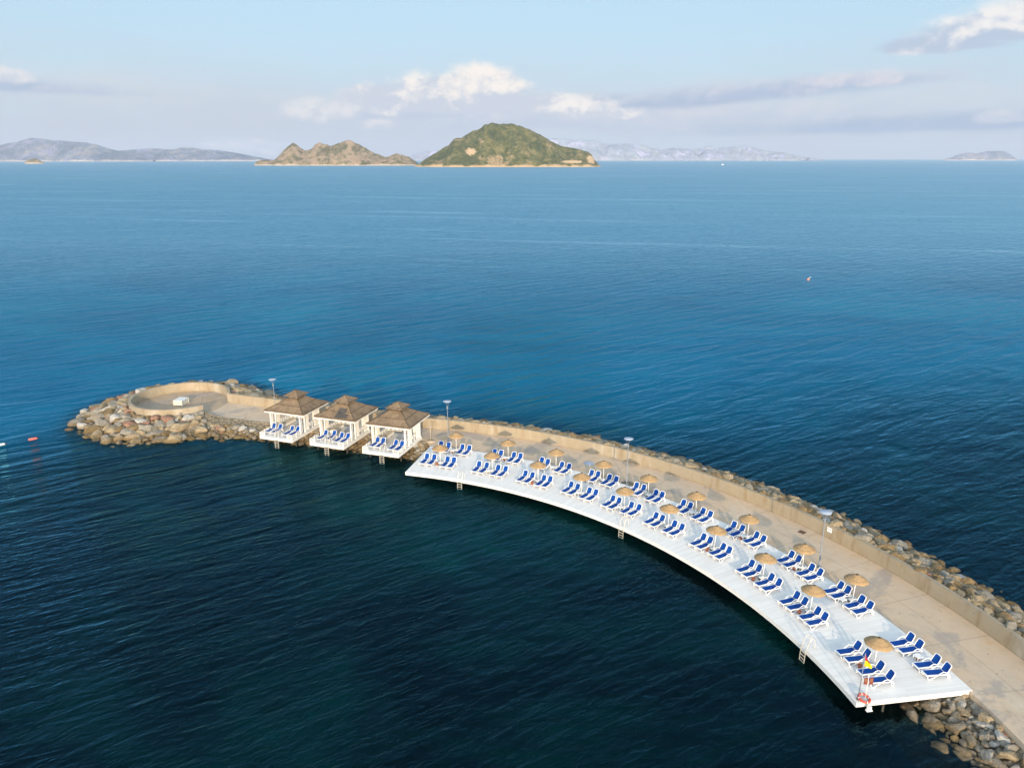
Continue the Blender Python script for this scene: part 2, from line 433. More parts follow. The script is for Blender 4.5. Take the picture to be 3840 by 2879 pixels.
# ------------------------------------------------------------------ outline of the mole
CW = (-24.93, 34.86)                      # centre of the sea wall's arc
CR = (-49.05, 107.2); RI, RO = 6.55, 6.95  # the round lookout wall
wall_in = [pol(a, 63.3, CW) for a in np.arange(-22, 77.1, 1.0)] + [(-16.2, 98.0), (-24.0, 101.1), (-33.2, 104.65), (-36.2, 105.75), (-42.45, 108.0)]
wall_in = catmull(wall_in, 2)
wall_in = resample(wall_in, .7)
def normals(P, closed=False):
    t = np.gradient(P, axis=0); t /= np.linalg.norm(t, axis=1)[:, None]
    return np.c_[t[:, 1], -t[:, 0]]
wall_out = wall_in + normals(wall_in)*.40
slab_edge = [(-43.85, 102.6), (-42.65, 101.4), (-39.1, 100.1), (-35.4, 99.0), (-33.1, 98.3), (-22.0, 95.0), (-11.6, 91.6), (-9.9, 89.9)]
arc_in = [pol(a, 55.85) for a in np.arange(74.8, -20.1, -1.0)]
# outline from the right end, up the sea side, round the tip and back along the lagoon side
loop = list(map(tuple, wall_out)) + [pol(a, RO, CR) for a in range(12, 319, 4)] + slab_edge[1:] + arc_in
loop = resample(loop, .5); LN = normals(loop)
for _ in range(3): LN[1:-1] = (LN[:-2]+LN[1:-1]*2+LN[2:])/4
LN /= np.linalg.norm(LN, axis=1)[:, None]
def lagoon(p):
    return p[1] < 103.2-(p[0]+43)*.30 and p[0] < 10 and math.hypot(p[0]-CX, p[1]-CY) < 69
def loop_zone(p):
    """top height of the rock bank and the distance to the waterline"""
    x, y = p
    dc = math.hypot(x-CR[0], y-CR[1]); rw = math.hypot(x-CW[0], y-CW[1])
    if dc < RO+.3:
        a = math.degrees(math.atan2(y-CR[1], x-CR[0])) % 360
        if a > 175: return 1.75, 6.1
        return 2.25, 6.0
    if rw > 62.5 and not lagoon(p): return 2.62, 6.1
    if x < -37: return 1.40, 4.6
    if x < -9.9: return 1.32, 3.3
    return .90, 2.9
ZT = np.array([loop_zone(p)[0] for p in loop]); W0 = np.array([loop_zone(p)[1] for p in loop])
for _ in range(12):
    ZT[1:-1] = (ZT[:-2]+ZT[1:-1]+ZT[2:])/3; W0[1:-1] = (W0[:-2]+W0[1:-1]+W0[2:])/3
def bank(i, s):
    """point on the bank at outline sample i, s metres out"""
    p = loop[i]+LN[i]*s; z = (ZT[i]-.25)*(1-s/W0[i]) - .10
    return (p[0], p[1], z)
rows = []
for s in np.linspace(-.3, 1, 8).tolist()+[1.3, 1.7, 2.2]:
    rows.append([bank(i, s*W0[i] if s > 0 else s) for i in range(len(loop))])
mb = MB(); mb.strip(rows, 0, True)
emb = mb.build('embankment', M['core'], fix=True); tag(emb, kind='structure')

mb = MB(); gx_ = np.linspace(-140, 140, 15); gy_ = np.linspace(-40, 200, 13)
mb.strip([[(x, y, -3.6-.3*math.sin(x*.1)*math.cos(y*.13)) for x in gx_] for y in gy_], 0, True)
sbd = mb.build('seabed', simple('seagrass_bed', (.018, .030, .022), .95, var=.5, scale=.2)); tag(sbd, kind='structure')

# promenade floor
def pair(A, B, n=200):
    A = np.asarray(A); B = np.asarray(B)
    def rs(P):
        d_ = np.r_[0, np.cumsum(np.hypot(*np.diff(P, axis=0).T))]; t = np.linspace(0, d_[-1], n)
        return np.c_[np.interp(t, d_, P[:, 0]), np.interp(t, d_, P[:, 1])]
    return rs(A), rs(B)
inner = slab_edge + arc_in
wall_rev = [tuple(p) for p in wall_in[::-1]]
A, B = pair(inner, wall_rev)
mb = MB()
mb.strip([[(x, y, ZG) for x, y in A], [(x, y, ZG) for x, y in B]])
mb.strip([[(x, y, ZG-.55) for x, y in A], [(x, y, ZG) for x, y in A]])
fl = mb.build('promenade', M['floor'], fix=True); tag(fl, kind='structure')
mb = MB(); mb.prism([pol(a, RI+.05, CR) for a in range(0, 360, 5)], ZG-.3, ZG+.004)
fl2 = mb.build('lookout_floor', M['floor2']); tag(fl2, kind='structure')

# sea wall with its vertical joints left as narrow gaps in the face
ZW = 2.38
def wall_mesh(Pin, Pout, z0, z1, joint=None):
    mb = MB(); n = len(Pin)
    top_in = [(x, y, z1) for x, y in Pin]; top_out = [(x, y, z1) for x, y in Pout]
    bi = [(x, y, z0) for x, y in Pin]; bo = [(x, y, z0) for x, y in Pout]
    mb.strip([bi, top_in]); mb.strip([top_in, top_out]); mb.strip([top_out, bo]); mb.strip([bo, bi])
    for e in (0, -1): mb.add([bi[e], top_in[e], top_out[e], bo[e]], [(0, 1, 2, 3)])
    return mb
seg = []
wl = empty('sea_wall', (0, 0, 0)); tag(wl, 'long curved beige concrete sea wall along the back of the promenade', 'wall')
arc_d = np.r_[0, np.cumsum(np.hypot(*np.diff(wall_in, axis=0).T))]
angs = np.degrees(np.arctan2(wall_in[:, 1]-CY, wall_in[:, 0]-CX))
k0 = 0; step = 9.25; nexta = angs[0]
cuts = [0]
for ja in np.arange(35.6-9.2*6, 105, 9.2):
    i = int(np.argmin(np.abs(angs-ja)))
    if i-cuts[-1] > 4: cuts.append(i)
if len(wall_in)-1-cuts[-1] > 3: cuts.append(len(wall_in)-1)
else: cuts[-1] = len(wall_in)-1
def trimmed(P, a, b):
    Q = P[a:b+1].copy()
    u = (Q[1]-Q[0]); Q[0] += u/np.linalg.norm(u)*.008
    u = (Q[-2]-Q[-1]); Q[-1] += u/np.linalg.norm(u)*.008
    return Q
for a, b in zip(cuts[:-1], cuts[1:]):
    wall_mesh(trimmed(wall_in, a, b), trimmed(wall_out, a, b), .4, ZW).build('wall_panel', M['wall'], wl, fix=True)
an = np.linspace(13, 318, 90)
wall_mesh(np.array([pol(a, RI, CR) for a in an]), np.array([pol(a, RO, CR) for a in an]), .4, ZW-.006).build('x', M['wall'], fix=True)
rw = bpy.data.objects['x']; rw.name = 'lookout_wall'
tag(rw, 'round beige concrete wall enclosing the lookout at the tip of the breakwater', 'wall')

# ------------------------------------------------------------------ rocks
def ico(sub):
    bm = bmesh.new(); bmesh.ops.create_icosphere(bm, subdivisions=sub, radius=1)
    v = np.array([p.co[:] for p in bm.verts]); f = [tuple(x.index for x in q.verts) for q in bm.faces]; bm.free()
    return v/np.linalg.norm(v, axis=1)[:, None], f
IV, IF = ico(3); IV2, IF2 = ico(2)
def rock_shape(V, seed):
    r = np.random.default_rng(seed)
    k = 11; n = r.normal(size=(k, 3)); n /= np.linalg.norm(n, axis=1)[:, None]
    dd = r.uniform(.58, .98, k)
    dots = V @ n.T
    rr = np.where(dots > .05, dd/np.maximum(dots, .05), 9)
    e = 55.0
    rad_ = -np.log(np.exp(-e*np.minimum(rr, 2)).sum(1))/e
    rad_ = np.minimum(rad_, 1.15)
    P = V*rad_[:, None]
    ph = r.uniform(0, 6, 9)
    P *= (1+.035*np.sin(V[:, 0]*7+ph[0])*np.sin(V[:, 1]*8+ph[1])+.03*np.sin(V[:, 2]*11+ph[2]+V[:, 0]*5))[:, None]
    return P*np.array([1.0, r.uniform(.72, .95), r.uniform(.58, .85)])
NS = 12
SH3 = [rock_shape(IV, 100+i) for i in range(NS)]; SH2 = [rock_shape(IV2, 100+i) for i in range(NS)]
RNAMES = list(ROCKS)
rock_me = {}
def rock_mesh(si, cn):
    if (si, cn) not in rock_me:
        mb = MB(); mb.add(SH3[si], IF, 0, False); rock_me[si, cn] = mb.mesh('boulder', ROCKS[cn])
    return rock_me[si, cn]

def gaz_uv(x, y, gz):
    (ox, oy), a = gz; dx_, dy_ = x-ox, y-oy
    return dx_*math.cos(a)+dy_*math.sin(a), -dx_*math.sin(a)+dy_*math.cos(a)
GAZ = [((-32.83, 92.85), R(-19.4)), ((-25.71, 90.42), R(-19.3)), ((-18.50, 87.67), R(-18.1))]
rocks = []; grid = {}
def try_rock(x, y, z, r, zone, col_=None, tight=.66):
    key = (int(x//1.5), int(y//1.5))
    for i in range(key[0]-2, key[0]+3):
        for j in range(key[1]-2, key[1]+3):
            for (a, b, rr) in grid.get((i, j), ()):
                if (a-x)**2+(b-y)**2 < (tight*(r+rr))**2: return False
    grid.setdefault(key, []).append((x, y, r)); rocks.append((x, y, z, r, zone, col_)); return True
NL = len(loop)
def zone_of(i):
    x, y = loop[i]
    if math.hypot(x-CR[0], y-CR[1]) < RO+.3: return 'tip'
    if math.hypot(x-CW[0], y-CW[1]) > 62.5 and not lagoon((x, y)): return 'outer'
    if x < -33.5: return 'bay'
    if x < -9.9: return 'gap'
    a = math.degrees(math.atan2(y-CY, x-CX))
    return 'under' if a > 10.5 else 'near'
ZONE = [zone_of(i) for i in range(NL)]
# the named stones of the tip first (x, y on the bank)
for x, y, r, c_ in [(-45.3, 97.6, 1.5, 'tan'), (-49.3, 97.0, 1.15, 'grey'), (-47.6, 99.1, .95, 'reddish'), (-49.4, 99.6, .85, 'reddish'),
                    (-51.0, 98.9, .85, 'pale'), (-52.4, 98.3, .8, 'reddish'), (-54.2, 97.4, .95, 'tan'), (-51.8, 96.3, 1.0, 'grey'),
                    (-45.0, 100.0, .8, 'pale'), (-46.3, 101.2, .6, 'grey'), (-44.4, 101.3, .5, 'grey'), (-53.6, 100.4, .75, 'grey'),
                    (-55.6, 96.0, 1.25, 'tan'), (-57.4, 98.2, 1.15, 'brown'), (-56.6, 99.4, .85, 'grey'), (-47.3, 96.2, .85, 'grey')]:
    dc = math.hypot(x-CR[0], y-CR[1])
    try_rock(x, y, 1.6*(1-(dc-RO)/6.1), r, 'tip', c_)
for zone, lo, hi, tries, smax in (('tip', .75, 1.25, 900, 1.08), ('tip', .50, .85, 2600, 1.12), ('outer', .38, .78, 6500, 1.06), ('near', .28, .62, 1500, 1.55), ('bay', .35, .62, 500, 1.1), ('gap', .26, .6, 900, 1.1),
                            ('tip', .3, .5, 2600, 1.1), ('outer', .26, .38, 3000, 1.05), ('near', .2, .3, 1200, 1.3), ('bay', .2, .34, 500, 1.05), ('gap', .2, .3, 600, 1.05)):
    idx = [i for i in range(NL) if ZONE[i] == zone]
    for _ in range(tries):
        i = random.choice(idx); s = random.random()**.9*W0[i]*smax+.15
        r = lo+(hi-lo)*random.random()**1.6
        if zone == 'tip' and s < 1.5: r = min(r, .55)
        if zone == 'bay' and s < 1.6: continue
        if zone == 'near' and s > 2.2: r *= 1.3
        x, y, z = bank(i, s)
        x += random.uniform(-.2, .2); y += random.uniform(-.2, .2)
        if y < 20: continue
        if math.hypot(x-CR[0], y-CR[1]) < RO+.25*r+.1: continue
        if zone in ('outer',) and math.hypot(x-CW[0], y-CW[1]) < 63.75+.35*r and x > -14: continue
        rr_ = math.hypot(x-CX, y-CY)
        if zone in ('near',) and rr_ > 55.8-.35*r: continue
        if zone == 'outer' and rr_ < 60 and x > -15: continue
        try_rock(x, y, z+.16*r, r, zone, None, .50 if zone in ('near', 'outer') else .60)
def colour_for(zone):
    w = {'tip': (.28, .36, .10, .10, .16), 'outer': (.14, .46, .06, .02, .32), 'near': (.42, .12, .40, .02, .04),
         'bay': (.3, .4, .1, .05, .15), 'gap': (.15, .42, .18, .04, .21), 'under': (.3, .3, .1, .1, .2)}[zone]
    return random.choices(RNAMES, [w[0], w[1], w[2], w[3], w[4]])[0]
th_ = math.atan(848/2850.)
def to_px(x, y, z):
    dep = y*math.cos(th_)-(z-36)*math.sin(th_); up = y*math.sin(th_)+(z-36)*math.cos(th_)
    return 1920+2850*x/dep, 1439.5-2850*up/dep, dep
cand = []
full = []
for (x, y, z, r, zone, c_) in rocks:
    cn = c_ or colour_for(zone)
    sc = np.array([r*random.uniform(1.0, 1.25), r*random.uniform(.85, 1.1), r*random.uniform(.8, 1.05)])
    rot = (random.uniform(-.35, .35), random.uniform(-.35, .35), random.uniform(0, 6.28))
    full.append((x, y, z, r, zone, cn, sc, rot, random.randrange(NS)))
    px, py, dep = to_px(x, y, z)
    hid = any(-.2 < gaz_uv(x, y, gz)[0] < 5 and -.2 < gaz_uv(x, y, gz)[1] < 7 for gz in GAZ)
    if -20 < px < 3860 and py < 2900 and z > -.15 and not hid:
        back = zone == 'outer' and y > 97 and -36 < x < -12
        cand.append((r/dep*(.3 if back else 1)*(.6 if z < .25 else 1), len(full)-1))
cand.sort(reverse=True)
single = set(i for _, i in cand[:286])
ZT_TXT = {'tip': 'on the rounded rock tip around the lookout', 'outer': 'on the seaward riprap outside the sea wall',
          'near': 'in the rock heap below the promenade beside the deck corner', 'bay': 'along the lagoon bank left of the gazebos', 'gap': 'on the bank beside the gazebos'}
BACK_A = [72.13, 64.93, 58.32, 51.82, 45.76, 39.49, 32.89, 26.15, 20.34]
stuff = MB()
seen = {}
for k, (x, y, z, r, zone, cn, sc, rot, si) in enumerate(full):
    if k in single:
        o = bpy.data.objects.new('boulder', rock_mesh(si, cn)); col.objects.link(o)
        o.location = (x, y, z); o.scale = sc; o.rotation_euler = rot
        size = 'big' if r > .85 else ('mid-sized' if r > .5 else 'small')
        if zone == 'tip':
            a = math.degrees(math.atan2(y-CR[1], x-CR[0])) % 360
            side = ['right of the round wall', 'behind the round wall', 'left of the round wall', 'in front of the round wall'][int(((a+45) % 360)//90)]
            row = 'by the water' if math.hypot(x-CR[0], y-CR[1]) > 11.2 else ('against the wall' if math.hypot(x-CR[0], y-CR[1]) < 8.3 else 'halfway down')
            lab = f'{size} {cn} boulder {row} on the tip, {side}'
        elif zone == 'outer':
            a = math.degrees(math.atan2(y-CY, x-CX))
            row = 'at the waterline' if z < .55 else ('touching the sea wall' if z > 1.25 else 'halfway down')
            j = int(np.argmin([abs(a-b) for b in BACK_A]))
            if a > 76: lab = f'{size} {cn} boulder {row} behind the gazebos, outside the sea wall'
            elif a < 16: lab = f'{size} {cn} boulder {row} outside the sea wall, toward the right edge'
            else: lab = f'{size} {cn} boulder {row} outside the wall behind the {ORD[j]} wall-side parasol'
        elif zone == 'near':
            row = 'at the water' if z < .3 else ('against the promenade edge' if z > .6 else 'halfway down')
            lab = f'{size} {cn} boulder {row} in the rock heap below the deck corner'
        elif zone == 'bay':
            lab = f'{size} {cn} boulder {"at the waterline" if z < .45 else "higher up"} on the bank between tip and gazebos'
        else:
            us = [gaz_uv(x, y, gz)[0] for gz in GAZ]
            if us[0] < 0: w_ = 'left of the first gazebo'
            elif us[1] < 0: w_ = 'between first and second gazebo'
            elif us[2] < 0: w_ = 'between second and third gazebo'
            else: w_ = 'between the third gazebo and the deck'
            lab = f'{size} {cn} boulder {"at the waterline" if z < .35 else "higher up"} {w_}'
        tag(o, lab, 'boulder', 'riprap boulders '+ZT_TXT[zone])
    else:
        V = SH2[si]*sc
        ca, sa = math.cos(rot[2]), math.sin(rot[2]); ct, st_ = math.cos(rot[0]), math.sin(rot[0])
        V = np.c_[V[:, 0], V[:, 1]*ct-V[:, 2]*st_, V[:, 1]*st_+V[:, 2]*ct]
        V = np.c_[V[:, 0]*ca-V[:, 1]*sa, V[:, 0]*sa+V[:, 1]*ca, V[:, 2]]+np.array([x, y, z])
        stuff.add(V, IF2, RNAMES.index(cn), False)
# drowned stones on the bed along the shore
BED = [q for q in range(NL) if ZONE[q] in ('tip', 'near', 'outer', 'bay')]
for _ in range(420):
    i = random.choice(BED)
    s = W0[i]*random.uniform(1.1, 1.9); x, y, z = bank(i, s); r = random.uniform(.4, .95)
    if y < 20: continue
    si = random.randrange(NS); a = random.uniform(0, 6.28); V = SH2[si]*r
    V = np.c_[V[:, 0]*math.cos(a)-V[:, 1]*math.sin(a), V[:, 0]*math.sin(a)+V[:, 1]*math.cos(a), V[:, 2]]+np.array([x, y, min(z+.1, -.35)])
    stuff.add(V, IF2, random.randrange(5), True)
so = stuff.build('riprap_rocks', [ROCKS[k] for k in RNAMES])
tag(so, 'remaining smaller and half drowned rocks of the breakwater riprap', 'rocks', kind='stuff')

# ------------------------------------------------------------------ the sea
nx, ny = 150, 126
gx = np.linspace(-84, 62, nx); gy = np.linspace(14, 136, ny)
X, Y = np.meshgrid(gx, gy); P2 = np.c_[X.ravel(), Y.ravel()]
best = np.full(len(P2), 1e9); bi = np.zeros(len(P2), int)
for k in range(0, NL):
    d2 = (P2[:, 0]-loop[k, 0])**2+(P2[:, 1]-loop[k, 1])**2
    mk = d2 < best; best[mk] = d2[mk]; bi[mk] = k
dist = np.sqrt(best)-W0[bi]
zs_ = np.array([{'tip': 4.6, 'near': 6.5, 'outer': 2.2, 'bay': 2.4, 'gap': 2.2, 'under': 1.2}[z] for z in ZONE])
for _ in range(10): zs_[1:-1] = (zs_[:-2]+zs_[1:-1]+zs_[2:])/3
sh = np.clip(1-dist/zs_[bi], 0, 1)
mb = MB()
mb.v = [(x, y, 0.0) for x, y in P2]
for j in range(ny-1):
    for i in range(nx-1):
        a = j*nx+i; mb.f.append((a, a+1, a+nx+1, a+nx))
FAR = 15500
xs = [-FAR, -84, 62, FAR]; ys = [-3000, 14, 136, FAR]; o0 = len(mb.v)
for y in ys:
    for x in xs: mb.v.append((x, y, 0.0))
for j in range(3):
    for i in range(3):
        if i == 1 and j == 1: continue
        a = o0+j*4+i; mb.f.append((a, a+1, a+5, a+4))
mb.mi = [0]*len(mb.f); mb.sm = [False]*len(mb.f)

m, nt, out = new_mat('sea_water'); g = G(nt); p = g.pos()
def rot2(v, deg):
    nd = g.n('ShaderNodeVectorRotate', rotation_type='Z_AXIS'); g.put(nd.inputs['Vector'], v); nd.inputs['Angle'].default_value = R(deg)
    return nd.outputs[0]
q = rot2(p, -36)
swell = g.noise(g.vm('MULTIPLY', q, (1/11., 1/2.7, .1)), 1.0, 2, .5, .5)
chop = g.noise(g.vm('MULTIPLY', rot2(p, -30), (1/2.5, 1/.85, .1)), 1.0, 3, .55, .4)
rip = g.noise(g.vm('MULTIPLY', rot2(p, -44), (1/.75, 1/.30, .1)), 1.0, 3, .6, .3)
gust = g.noise(g.vm('MULTIPLY', rot2(p, -12), (1/150., 1/34., .1)), 1.0, 4, .6, .8)
amp = g.mr(gust, .3, .7, .6, 1.15)
px_, py_, pz_ = g.sep(p)
slick_n = g.noise(g.vm('MULTIPLY', rot2(p, 14), (1/420., 1/22., .1)), 1.0, 5, .6, 1.0)
slick = g.m('MULTIPLY', g.mr(slick_n, .57, .70), 1.0)
amp = g.m('MULTIPLY', amp, g.m('SUBTRACT', 1.0, g.m('MULTIPLY', slick, .45)))
h = g.m('ADD', g.m('MULTIPLY', swell, g.mr(py_, 55, 110, .25, .85)), g.m('MULTIPLY', amp, g.m('ADD', g.m('MULTIPLY', chop, .25), g.m('MULTIPLY', rip, .070))))
nrm = g.bump(h, 1.0, 1.0)
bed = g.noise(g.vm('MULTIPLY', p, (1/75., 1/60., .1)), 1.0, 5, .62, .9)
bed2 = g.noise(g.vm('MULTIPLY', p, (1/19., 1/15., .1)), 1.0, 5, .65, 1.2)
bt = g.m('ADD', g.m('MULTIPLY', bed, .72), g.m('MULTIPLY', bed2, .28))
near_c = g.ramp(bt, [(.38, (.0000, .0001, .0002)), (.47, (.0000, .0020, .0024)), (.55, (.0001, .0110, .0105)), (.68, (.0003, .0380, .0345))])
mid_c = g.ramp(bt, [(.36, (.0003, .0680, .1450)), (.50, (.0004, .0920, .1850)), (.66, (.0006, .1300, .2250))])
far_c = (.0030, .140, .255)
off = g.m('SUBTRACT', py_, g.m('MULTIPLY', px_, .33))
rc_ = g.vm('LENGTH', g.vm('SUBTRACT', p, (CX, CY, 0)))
openw = g.m('MULTIPLY', g.mr(g.m('ADD', off, g.m('MULTIPLY', g.m('SUBTRACT', bed, .5), 40)), 58, 125), g.mr(rc_, 52, 88))  # inside the arc the water stays near-black, painting in the deck's shade
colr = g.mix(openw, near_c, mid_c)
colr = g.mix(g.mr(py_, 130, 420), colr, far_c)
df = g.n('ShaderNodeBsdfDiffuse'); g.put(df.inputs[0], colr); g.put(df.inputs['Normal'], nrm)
fr = g.n('ShaderNodeFresnel'); fr.inputs['IOR'].default_value = 1.333; g.put(fr.inputs['Normal'], nrm)
gl = g.n('ShaderNodeBsdfGlossy'); g.put(gl.inputs['Color'], g.mix(g.mr(py_, 90, 260), (.20, .68, 1.0), (.68, .90, 1))); g.put(gl.inputs['Roughness'], g.mr(py_, 100, 330, .06, .55)); g.put(gl.inputs['Normal'], nrm)
refl = g.m('MULTIPLY', fr.outputs[0], g.m('ADD', g.mr(py_, 70, 220, .78, .52), g.m('MULTIPLY', g.m('MULTIPLY', slick, g.mr(py_, 140, 260)), .22)))
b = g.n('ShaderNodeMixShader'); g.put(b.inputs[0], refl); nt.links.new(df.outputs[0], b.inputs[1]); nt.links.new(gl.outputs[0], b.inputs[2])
sh_n = g.n('ShaderNodeAttribute', attribute_name='shallow').outputs['Fac']
tr = g.n('ShaderNodeBsdfTransparent'); tr.inputs[0].default_value = (.50, .60, .48, 1)
clear = g.n('ShaderNodeMixShader'); g.put(clear.inputs[0], refl); nt.links.new(tr.outputs[0], clear.inputs[1]); nt.links.new(gl.outputs[0], clear.inputs[2])
mx = g.n('ShaderNodeMixShader'); g.put(mx.inputs[0], g.mr(sh_n, .02, .9, 0, .88)); nt.links.new(b.outputs[0], mx.inputs[1]); nt.links.new(clear.outputs[0], mx.inputs[2])
nt.links.new(mx.outputs[0], out.inputs['Surface']); M['sea'] = m
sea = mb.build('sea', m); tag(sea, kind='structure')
at_ = sea.data.attributes.new('shallow', 'FLOAT', 'POINT')
at_.data.foreach_set('value', np.r_[sh, np.zeros(16)].astype(np.float32))

# ------------------------------------------------------------------ the white deck
A0, A1, R0, R1 = 8.64, 76.0, 47.42, 55.96
dk = empty('deck', (0, 0, 0)); tag(dk, 'long curved white boarded bathing deck with rows of blue loungers', 'deck')
na = 160; aa = np.linspace(A0, A1, na)
def ring_part(name, r0, r1, z0, z1, mat, aset=None):
    aset = aa if aset is None else aset
    mb = MB(); rows = []; uv = []
    prof = [(r0, z0), (r0, z1), (r1, z1), (r1, z0), (r0, z0)]
    for k in range(4):
        (ra, za), (rb, zb) = prof[k], prof[k+1]
        rows = [[(*pol(a, ra), za) for a in aset], [(*pol(a, rb), zb) for a in aset]]
        mb.strip(rows)
        for rr, zz in ((ra, za), (rb, zb)): uv += [(R(a)*52, rr+zz) for a in aset]
    for a in (aset[0], aset[-1]):
        mb.add([(*pol(a, r), z) for r, z in prof[:4]], [(0, 1, 2, 3)]); uv += [(R(a)*52, r+z) for r, z in prof[:4]]
    mb.uvs = uv
    return mb.build(name, mat, dk, fix=True)
ring_part('decking', R0-.02, R1, ZD-.06, ZD, M['deck'])
sega = [A0, 19.5, 31, 42.2, 53.1, 64.5, A1]
for a, b_ in zip(sega[:-1], sega[1:]):
    ring_part('fascia', R0, R0+.06, ZD-.37, ZD-.062, M['white'], np.linspace(a+.012, b_-.012, 26))
for a in (A0, A1):
    s_ = 1 if a == A0 else -1
    mb = MB(); c1 = pol(a, R0+.08); c2 = pol(a, R1-.15); off = s_*.035
    tx, ty = -math.sin(R(a))*off, math.cos(R(a))*off
    mb.beam((c1[0]+tx, c1[1]+ty, ZD-.215), (c2[0]+tx, c2[1]+ty, ZD-.215), .06, .30)
    mb.build('end_fascia', M['white'], dk)
ring_part('shade_soffit', R0+.062, R1-.02, ZD-.085, ZD-.064, M['pile'], np.linspace(A0+.06, A1-.06, 120))  # dark sheet added below the boards to paint the under-deck shade
for rr in (48.6, 51.0, 53.4): ring_part('bearer', rr-.09, rr+.09, ZD-.30, ZD-.088, M['pile'], np.linspace(A0+.2, A1-.2, 80))
for a in np.linspace(A0+.25, A1-.25, 18):
    for rr in (49.6, 53.0):
        mb = MB(); x, y = pol(a, rr); mb.tube([(x, y, -3), (x, y, ZD-.088)], .09, 8); mb.build('pile', M['pile'], dk)
ring_part('back_kerb', R1+.004, R1+.05, ZG-.2, ZD-.01, M['white'])

# ------------------------------------------------------------------ sun loungers
def make_lounger():
    t = empty('sun_lounger')
    hw = .30
    # seat frame and sling; x runs from foot to head, origin under the blue foot edge
    zf, zh = .37, .33
    mb = MB()
    mb.beam((-.13, 0, zf-.015), (-.03, 0, zf-.005), .60, .05)
    for s_ in (-1, 1): mb.beam((-.10, s_*hw, zf-.02), (1.46, s_*hw, zh-.02), .065, .055)
    mb.beam((1.38, -hw, zh-.04), (1.38, hw, zh-.04), .05, .04)
    mb.build('seat_frame', M['plastic'], t)
    ns = 9; rows = []
    for k, x in enumerate(np.linspace(-.03, 1.385, ns)):
        sag = -.035*math.sin(PI*k/(ns-1))
        rows.append([(x, y_, zf+(zh-zf)*(x/1.4)+.012+sag*(1-(y_/hw)**2)) for y_ in np.linspace(-.268, .268, 7)])
    mb = MB(); mb.strip(rows, 0, True); mb.strip([[(a, b_, c_-.012) for a, b_, c_ in r] for r in rows][::-1], 0, True)
    mb.build('seat', M['blue'], t)
    # backrest
    bx, bz = 1.42, zh+.01; tx, tz = 1.76, .97
    ux, uz = (tx-bx), (tz-bz); L_ = math.hypot(ux, uz); ux /= L_; uz /= L_
    def bp(s_, y_, o_=0): return (bx+ux*s_-uz*o_, y_, bz+uz*s_+ux*o_)
    pts = [bp(0, -hw+.02)]+[bp(L_*.35, -hw-.005), bp(L_*.86, -hw+.02), bp(L_*.97, -hw+.09), bp(L_, 0, 0), bp(L_*.97, hw-.09), bp(L_*.86, hw-.02), bp(L_*.35, hw+.005), bp(0, hw-.02)]
    mb = MB(); mb.tube(catmull(pts, 3), .034, 6)
    mb.build('back_frame', M['plastic'], t)
    rows = []
    for k, s_ in enumerate(np.linspace(.02, .965, 8)):
        w_ = (.262 if s_ < .85 else .262*math.sqrt(max(.2, 1-((s_-.85)/.165)**2)))
        cv = -.04*math.sin(PI*s_)
        rows.append([bp(L_*s_, y_, .012+cv*(1-(y_/.27)**2)) for y_ in np.linspace(-w_, w_, 7)])
    mb = MB(); mb.strip(rows, 0, True); mb.strip([[(a+.010, b_, c_-.006) for a, b_, c_ in r] for r in rows][::-1], 0, True)
    mb.build('backrest', M['blue'], t)
    # one bent side member each side: front loop, rising arm, rear loop
    for s_ in (-1, 1):
        y_ = s_*(hw+.045)
        pr = [(.0, .33), (-.02, .22), (.06, .06), (.22, .035), (.42, .14), (.72, .33), (.98, .50), (1.16, .545), (1.33, .50), (1.50, .40), (1.64, .25), (1.70, .12), (1.62, .035), (1.52, .10), (1.50, .22), (1.55, .33)]
        mb = MB(); mb.tube(catmull([(x, y_, z) for x, z in pr], 3), .030, 6); mb.build('side_frame', M['plastic'], t)
    return t
LF = {
'B1': [(74.25, 53.86), (73.2, 53.82), (71.33, 53.71), (70.42, 53.66)],
'B2': [(66.85, 53.6), (65.85, 53.62), (64.17, 53.7), (63.22, 53.72)],
'B3': [(60.42, 53.78), (59.47, 53.66), (57.58, 53.79), (56.68, 53.76)],
'B4': [(53.47, 53.62), (52.57, 53.72), (51.12, 53.8), (50.21, 53.79)],
'B5': [(47.44, 53.82), (46.55, 53.89), (44.89, 53.72), (43.98, 53.75)],
'B6': [(41.2, 53.8), (40.3, 53.79), (38.65, 53.74), (37.72, 53.74)],
'B7': [(34.71, 53.81), (33.79, 53.87), (32.13, 53.93), (31.22, 53.89)],
'B8': [(27.8, 53.85), (26.9, 53.79), (25.21, 53.72), (24.32, 53.74)],
'B9': [(21.98, 53.77), (21.1, 53.78), (19.5, 53.8), (18.6, 53.8)],
'B10': [(14.06, 53.65), (13.17, 53.69), (11.35, 53.61), (10.46, 53.66)],
'F1': [(74.6, 49.61), (73.5, 49.56), (71.46, 49.44), (70.5, 49.44)],
'F2': [(66.85, 49.43), (65.86, 49.42), (64.1, 49.37), (63.1, 49.41)],
'F3': [(60.17, 49.35), (59.13, 49.3), (57.43, 49.33), (56.48, 49.41)],
'F4': [(53.62, 49.49), (52.62, 49.42), (50.92, 49.38), (49.94, 49.43)],
'F5': [(47.54, 49.38), (46.61, 49.36), (44.86, 49.42), (43.92, 49.51)],
'F6': [(41.34, 49.31), (40.39, 49.31), (38.6, 49.31), (37.69, 49.33)],
'F7': [(34.76, 49.44), (33.83, 49.47), (32.23, 49.55), (31.3, 49.53)],
'F8': [(28.3, 49.51), (27.34, 49.45), (25.53, 49.36), (24.57, 49.33)],
'F9': [(22.09, 49.29), (21.08, 49.28), (19.46, 49.3), (18.47, 49.29)],
'F10': [(14.22, 49.17), (13.18, 49.2), (11.52, 49.24), (10.47, 49.27)]}
proto_l = make_lounger(); first = True
